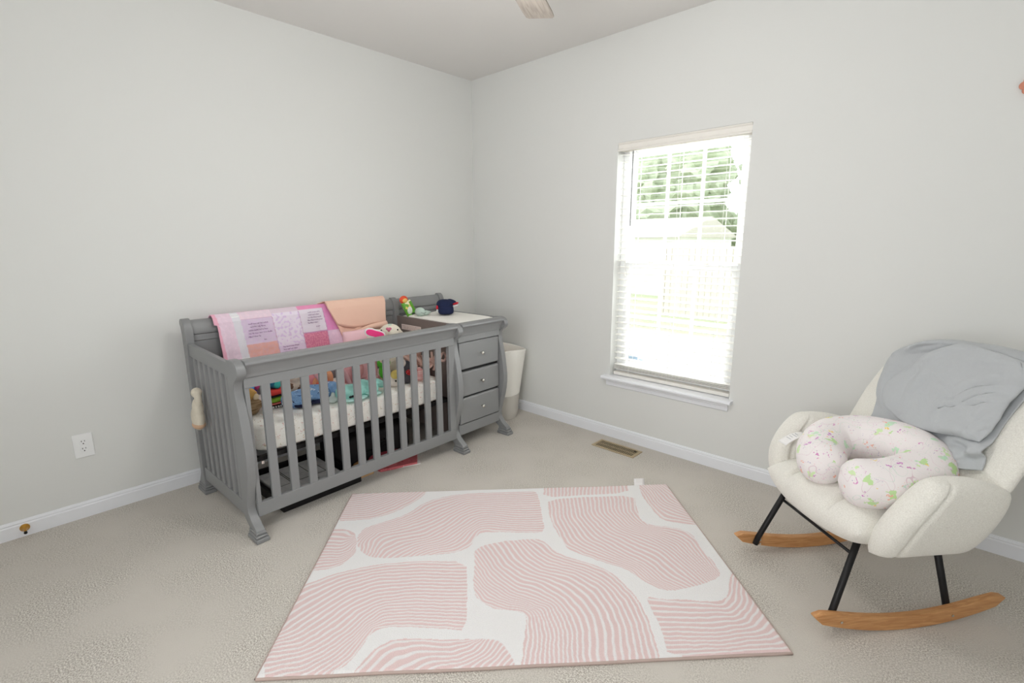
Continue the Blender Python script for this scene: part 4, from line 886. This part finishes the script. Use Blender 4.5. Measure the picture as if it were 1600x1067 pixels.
MB().tube([K(0.172, -0.203, 0.285), K(0.172, 0.203, 0.285)], 0.006, 8).build('front_stretcher', M['dark'], ch, smooth=True)
MB().tube([K(0.522, -0.203, 0.27), K(0.522, 0.203, 0.27)], 0.006, 8).build('rear_stretcher', M['dark'], ch, smooth=True)
MB().box((0.18, -0.18, 0.345), (0.52, 0.18, 0.355)).build('seat_plate', M['dark'], ch)
BC = M['boucle']
def seatS(u, v):
    l = lerp(-0.262, 0.262, u); b = lerp(0.075, 0.62, v)+0.035*(2*u-1)**2*(1-v); z = 0.385+0.03*v+0.020*(2*u-1)**2*(1-v) - 0.03*max(0, 0.12-v)/0.12*0
    return K(b+0.02, l, z)
def seatC(u, v, side):
    if side == (1 if SEAT_UP else -1):
        c = 1-0.34*math.exp(-((u-0.27)/0.022)**2)-0.34*math.exp(-((u-0.73)/0.022)**2)
        return c
    return 1
SEAT_UP = (seatS(0.6, 0.5)-seatS(0.5, 0.5)).cross(seatS(0.5, 0.6)-seatS(0.5, 0.5)).z > 0
MB().pad(seatS, 0.090, 90, 50, p=5.0, crease=seatC).build('seat', BC, ch, smooth=True)
def armS(s):
    A = K(0.175, s*0.262, 0.335); B = K(0.535, s*0.262, 0.335); Cc = K(0.600, s*0.325, 0.585); D = K(0.300, s*0.330, 0.640)
    def S(u, v):
        p = A.lerp(B, u).lerp(D.lerp(Cc, u), v)
        p.x += -0.055*math.sin(PI*v)*(1-u)      # front edge bows forward
        p.z += 0.020*math.sin(PI*u)*v
        p.y += -s*0.020*math.sin(PI*v)
        return p
    return S
for s in (-1, 1):
    def ac(u, v, side): return 1-0.20*math.exp(-((u-0.17)/0.02)**2)
    MB().pad(armS(s), 0.055, 50, 50, p=7, crease=ac).build('arm', BC, ch, smooth=True)
HWX = [0, 0.15, 0.35, 0.6, 0.8, 0.93, 1.0]; HWY = [0.275, 0.315, 0.350, 0.352, 0.335, 0.290, 0.235]
WR = 0.028
def backS(u, v):
    x = 2*u-1; z = 0.395+0.600*v-0.045*v*abs(x)**3
    hw = interp(HWX, HWY, v); wrap = WR
    return K(0.525+(z-0.42)*0.50-wrap*x*x, x*hw, z)
def bc_(u, v, side): return 1-0.16*math.exp(-((v-0.34)/0.012)**2)-0.14*(math.exp(-((u-0.27)/0.016)**2)+math.exp(-((u-0.73)/0.016)**2))*(1 if v > .34 else 0)
MB().pad(backS, 0.058, 70, 80, p=3.2, crease=bc_).build('backrest', BC, ch, smooth=True)

# ------------------------------------------------------------------ nursing pillow on the seat
npo = empty('nursing_pillow', tuple(CHM @ K(0.35, 0.0, 0.5)), CH_ROT); tag(npo, 'curved nursing pillow with green flowers and purple owls on the rocking chair seat', 'pillow')
M['np'] = mat('flower_print', (238, 232, 232), 0.85, bump=(30, 0.3, 0.006), lines=[(9, 0.0022, (222, 200, 208)), (11, 0.002, (206, 222, 212))], spots=[(19, 0.36, [(196, 226, 166), (212, 234, 184), (202, 232, 204)], 0.40), (27, 0.24, [(206, 140, 200), (240, 184, 164), (246, 216, 120), (214, 150, 196)], 0.45), (60, 0.24, [(214, 160, 200), (170, 154, 194), (196, 218, 186), (236, 190, 200)], 0.35)])
pts = [(0.150, 0.052, 0.545), (0.190, -0.020, 0.548), (0.250, -0.098, 0.558), (0.345, -0.160, 0.575), (0.445, -0.135, 0.590), (0.500, -0.055, 0.600), (0.520, 0.030, 0.600), (0.510, 0.105, 0.592), (0.450, 0.165, 0.575), (0.355, 0.186, 0.560), (0.250, 0.180, 0.550), (0.135, 0.132, 0.545)]
sp = spline([K(*p) - K(0.35, 0.0, 0.5) for p in pts], 70)
Ls = [0]
for a, b in zip(sp[:-1], sp[1:]): Ls.append(Ls[-1]+(b-a).length)
rad = []
for L_ in Ls:
    e = min(L_, Ls[-1]-L_); r = 0.086+0.010*math.sin(PI*L_/Ls[-1]); rad.append(r*math.sqrt(max(0.0004, 1-(1-min(1, e/0.070))**2)))
pm = MB().tube(sp, rad, 28)
pm.v = [tuple(Vector(v)*(1+0.010*noise.noise(Vector(v)*22))) for v in pm.v]
pm.build('cover', M['np'], npo, smooth=True)
def tagS(u, v): return K(lerp(0.255, 0.135, v), lerp(-0.235, -0.185, u)+0.02*v, 0.585-0.03*v+0.012*math.sin(v*3)) - K(0.35, 0, 0.5)
tg2 = MB().grid(tagS, 8, 12).build('sewn_label', M['paper'], npo, smooth=True, solid=0.0015)
tl = MB()
for k in range(4):
    c_ = tagS(0.2, 0.35+k*0.12); d_ = tagS(0.75 if k % 2 else 0.6, 0.35+k*0.12)
    tl.tube([c_+Vector((0, 0, 0.0016)), d_+Vector((0, 0, 0.0016))], 0.0009, 5)
tl.build('label_print', mat('label_grey_ink', (150, 152, 160), 0.7), tg2)

# ------------------------------------------------------------------ grey blanket over the backrest
bko = empty('grey_blanket', tuple(CHM @ K(0.65, 0.0, 0.8)), CH_ROT); tag(bko, 'light grey cotton blanket draped over the back of the rocking chair', 'blanket')
def backfront(l, z):
    v = min(max((z-0.395)/0.60, 0), 1); hw = interp(HWX, HWY, v); x = max(-1, min(1, l/hw)); wrap = WR
    return 0.525+(z-0.42)*0.50-wrap*x*x - 0.058*max(0.25, 1-abs(x)**3.2)**0.5
def coons(bt, tp, lf, rt):
    def ev(c, t): 
        n = len(c)-1; k = min(int(t*n), n-1); f = t*n-k
        P = [c[max(k-1, 0)], c[k], c[k+1], c[min(k+2, n)]]
        return tuple(0.5*((2*P[1][i])+(P[2][i]-P[0][i])*f+(2*P[0][i]-5*P[1][i]+4*P[2][i]-P[3][i])*f*f+(3*P[1][i]-P[0][i]-3*P[2][i]+P[3][i])*f**3) for i in (0, 1))
    def S(u, v):
        b, t, l, r = ev(bt, u), ev(tp, u), ev(lf, v), ev(rt, v)
        return tuple((1-v)*b[i]+v*t[i]+(1-u)*l[i]+u*r[i]-((1-u)*(1-v)*bt[0][i]+u*(1-v)*bt[-1][i]+(1-u)*v*tp[0][i]+u*v*tp[-1][i]) for i in (0, 1))
    return S
c1 = coons([(-.20, .645), (-.05, .640), (.06, .625), (.17, .605), (.275, .63)], [(-.245, .965), (-.12, 1.005), (0.0, 1.012), (.16, 1.008), (.31, .965)],
           [(-.20, .645), (-.252, .776), (-.292, .86), (-.290, .915), (-.245, .965)], [(.275, .63), (.262, .70), (.252, .80), (.270, .90), (.31, .965)])
FOLD2 = [(-0.065, 0.734, -0.069, 0.889, 0.01, 0.006), (0.021, 0.764, -0.079, 0.842, 0.012, 0.004), (0.09, 0.806, 0.204, 0.896, 0.008, 0.007), (0.124, 0.817, 0.25, 0.872, 0.008, 0.006), (0.077, 0.862, 0.24, 0.958, 0.012, 0.006), (0.035, 0.964, 0.225, 0.983, 0.012, 0.005), (0.026, 0.999, 0.203, 1.021, 0.01, 0.004), (0.103, 0.721, 0.212, 0.732, 0.008, 0.008), (0.042, 0.771, 0.091, 0.811, 0.006, 0.005), (0.191, 0.786, 0.231, 0.852, 0.01, 0.005), (-0.11, 0.919, -0.012, 1.001, 0.012, 0.005), (0.205, 0.729, 0.243, 0.787, 0.008, 0.005)]
FOLD1 = [(-0.158, 0.702, -0.258, 0.856, 0.014, 0.012), (-0.196, 0.711, -0.28, 0.851, 0.006, 0.006), (-0.189, 0.778, -0.166, 0.88, 0.01, 0.014), (-0.201, 0.971, -0.041, 1.023, 0.008, 0.012), (-0.232, 0.948, -0.114, 1.004, 0.006, 0.008), (0.13, 0.694, 0.283, 0.696, 0.01, 0.014), (0.199, 0.645, 0.274, 0.692, 0.008, 0.012), (0.152, 0.661, 0.208, 0.645, 0.008, 0.01), (-0.134, 0.711, -0.029, 0.707, 0.01, 0.008), (0.2, 0.691, 0.248, 0.662, 0.008, 0.008)]
def folds(F, l, z):
    h = 0
    for x0, y0, x1, y1, w, a in F:
        dx, dy = x1-x0, y1-y0; t = ((l-x0)*dx+(z-y0)*dy)/(dx*dx+dy*dy); tc = min(1, max(0, t))
        bow = 0.012*math.sin(PI*tc); ln = math.hypot(dx, dy)
        d = math.hypot(l-(x0+tc*dx-dy/ln*bow), z-(y0+tc*dy+dx/ln*bow))
        taper = math.sin(PI*min(1, max(0, 0.12+0.76*tc)))
        h += a*taper*math.exp(-(d/(1.6*w))**2)
    return h
def L1(u, v):
    vv = min(v/0.86, 1.0); l, z = c1(u, vv); over_ = max(0, v-0.86)/0.14
    off = 0.016 + 0.016*noise.noise(Vector((l*9+z*7, z*3, 1.0))) + 0.018*max(0, math.sin((l*0.6+z)*52))*max(0, 1-(z-0.60)/0.16) + 0.016*max(0, math.sin((z-l*0.35)*75))*(1 if l < 0 else .3)*max(0, (z-0.85)/0.15)
    off += 2.2*folds(FOLD1, l, z)
    b = backfront(l, z) - off
    if over_ > 0:
        b += 0.012+0.15*over_; z += 0.020*math.sin(PI*over_) - 0.10*over_**2
    return K(b, l, z) - K(0.65, 0, 0.8)
MB().grid(L1, 90, 100).build('lower_layer', M['blanketgrey'], bko, smooth=True, solid=0.006, soff=0)
c2 = coons([(-.165, .725), (-.06, .690), (.05, .690), (.15, .708), (.242, .722)], [(-.02, 1.020), (.04, 1.022), (.12, 1.018), (.20, 1.006), (.30, .975)],
           [(-.165, .725), (-.205, .800), (-.155, .875), (-.120, .950), (-.02, 1.020)], [(.242, .722), (.252, .780), (.254, .845), (.262, .92), (.30, .975)])
def L2(u, v):
    l, z = c2(u, v)
    q_ = 2.3*folds(FOLD2, l, z)
    wr = 0.013*noise.noise(Vector((l*7, z*14, 4.0))) + 0.004*noise.noise(Vector((l*22, z*22, 2.0))) + 0.004*math.sin((z*0.8-l*0.5)*60)*max(0, l)*4
    return K(backfront(l, z) - 0.046 - wr - q_, l, z) - K(0.65, 0, 0.8)
MB().pad(L2, 0.017, 80, 80, p=6).build('folded_front', M['blanketgrey'], bko, smooth=True)

# ------------------------------------------------------------------ outdoors beyond the window, colours lightened for haze
GZ = -0.45
M['lawn'] = mat('lawn', (198, 208, 176), 1.0, var=[(2, (190, 192, 164), 0.2)], spec=0)
M['concrete'] = mat('pale_concrete', (226, 220, 208), 0.9)
struct('lawn_ground', MB().box((-60, 0.3, GZ-0.2), (60, 90, GZ)), M['lawn'])
struct('patio_ground', MB().box((-10, 0.3, GZ), (8, 6.2, GZ+0.03)), M['concrete'])
# neighbour's pale house wall / garage
hs = empty('neighbour_shed', (-7.2, 13.0, GZ)); tag(hs, 'white sided outbuilding seen through the blind', 'building')
hw_ = MB().box((-6, 0, 0), (3.05, 5, 2.05))
for k in range(16): hw_.box((-6, -0.02, 0.12*k+0.1), (3.05, 0, 0.12*k+0.19))
hw_.build('wall', mat('white_siding', (240, 240, 238), 0.7), hs)
MB().prism([(-0.3, 2.0), (2.5, 2.75), (5.3, 2.0)], 0, -6.2, 3.2).build('roof', mat('pale_shingle', (206, 200, 192), 0.9), hs)
fe = empty('wooden_fence', (-2.4, 9.0, GZ)); tag(fe, 'tan vertical board fence outside at the right side of the window', 'fence')
fb_ = MB()
for k in range(40): fb_.box((k*0.15-0.3, 0, 0.03), (k*0.15-0.3+0.135, 0.03, 1.75))
fb_.build('boards', mat('hazed_boards', (222, 215, 205), 0.9), fe)  # board colour paled to carry the outdoor haze
for k in range(4): MB().box((-0.2+k*1.9, 0.03, 0), (-0.1+k*1.9, 0.13, 1.7)).build('post', bpy.data.materials['hazed_boards'], fe)
M['leaf'] = mat('foliage', (196, 206, 180), 1.0, var=[(3.0, (216, 222, 202), 0.12), (1.2, (178, 190, 160), 0.2)], spec=0)  # leaf greens paled, the washed-out brightness is in the colour
M['bark'] = mat('bark', (140, 126, 110), 1.0)
random.seed(21)
lab = ['leafy green tree farthest left of those seen through the blind', 'bushy tree second from the left outside the window', 'tall tree in the middle of the row outside the window', 'round tree second from the right outside the window', 'leafy tree farthest right of those outside the window']
for k in range(5):
    x = -15.4+k*3.3; y = 22+(k % 2)*5.5; h = random.uniform(6.2, 7.6)
    t = empty('tree', (x, y, GZ)); tag(t, lab[k], 'tree', 'trees seen through the window')
    cr_ = MB()
    for i in range(9):
        cr_.ell((random.uniform(-1.3, 1.3), random.uniform(-1.2, 1.2), random.uniform(1.8, h-1.4)), (random.uniform(1.1, 1.8),)*3, nz=0.9, nsc=2.4, n=36, m=24, seed=i)
    cr_.build('crown', M['leaf'], t, smooth=False)
    MB().tube([(0, 0, 0), (0.1, 0, 1.4), (0, 0, 3.2)], [0.25, 0.2, 0.12], 10).build('trunk', M['bark'], t, smooth=True)
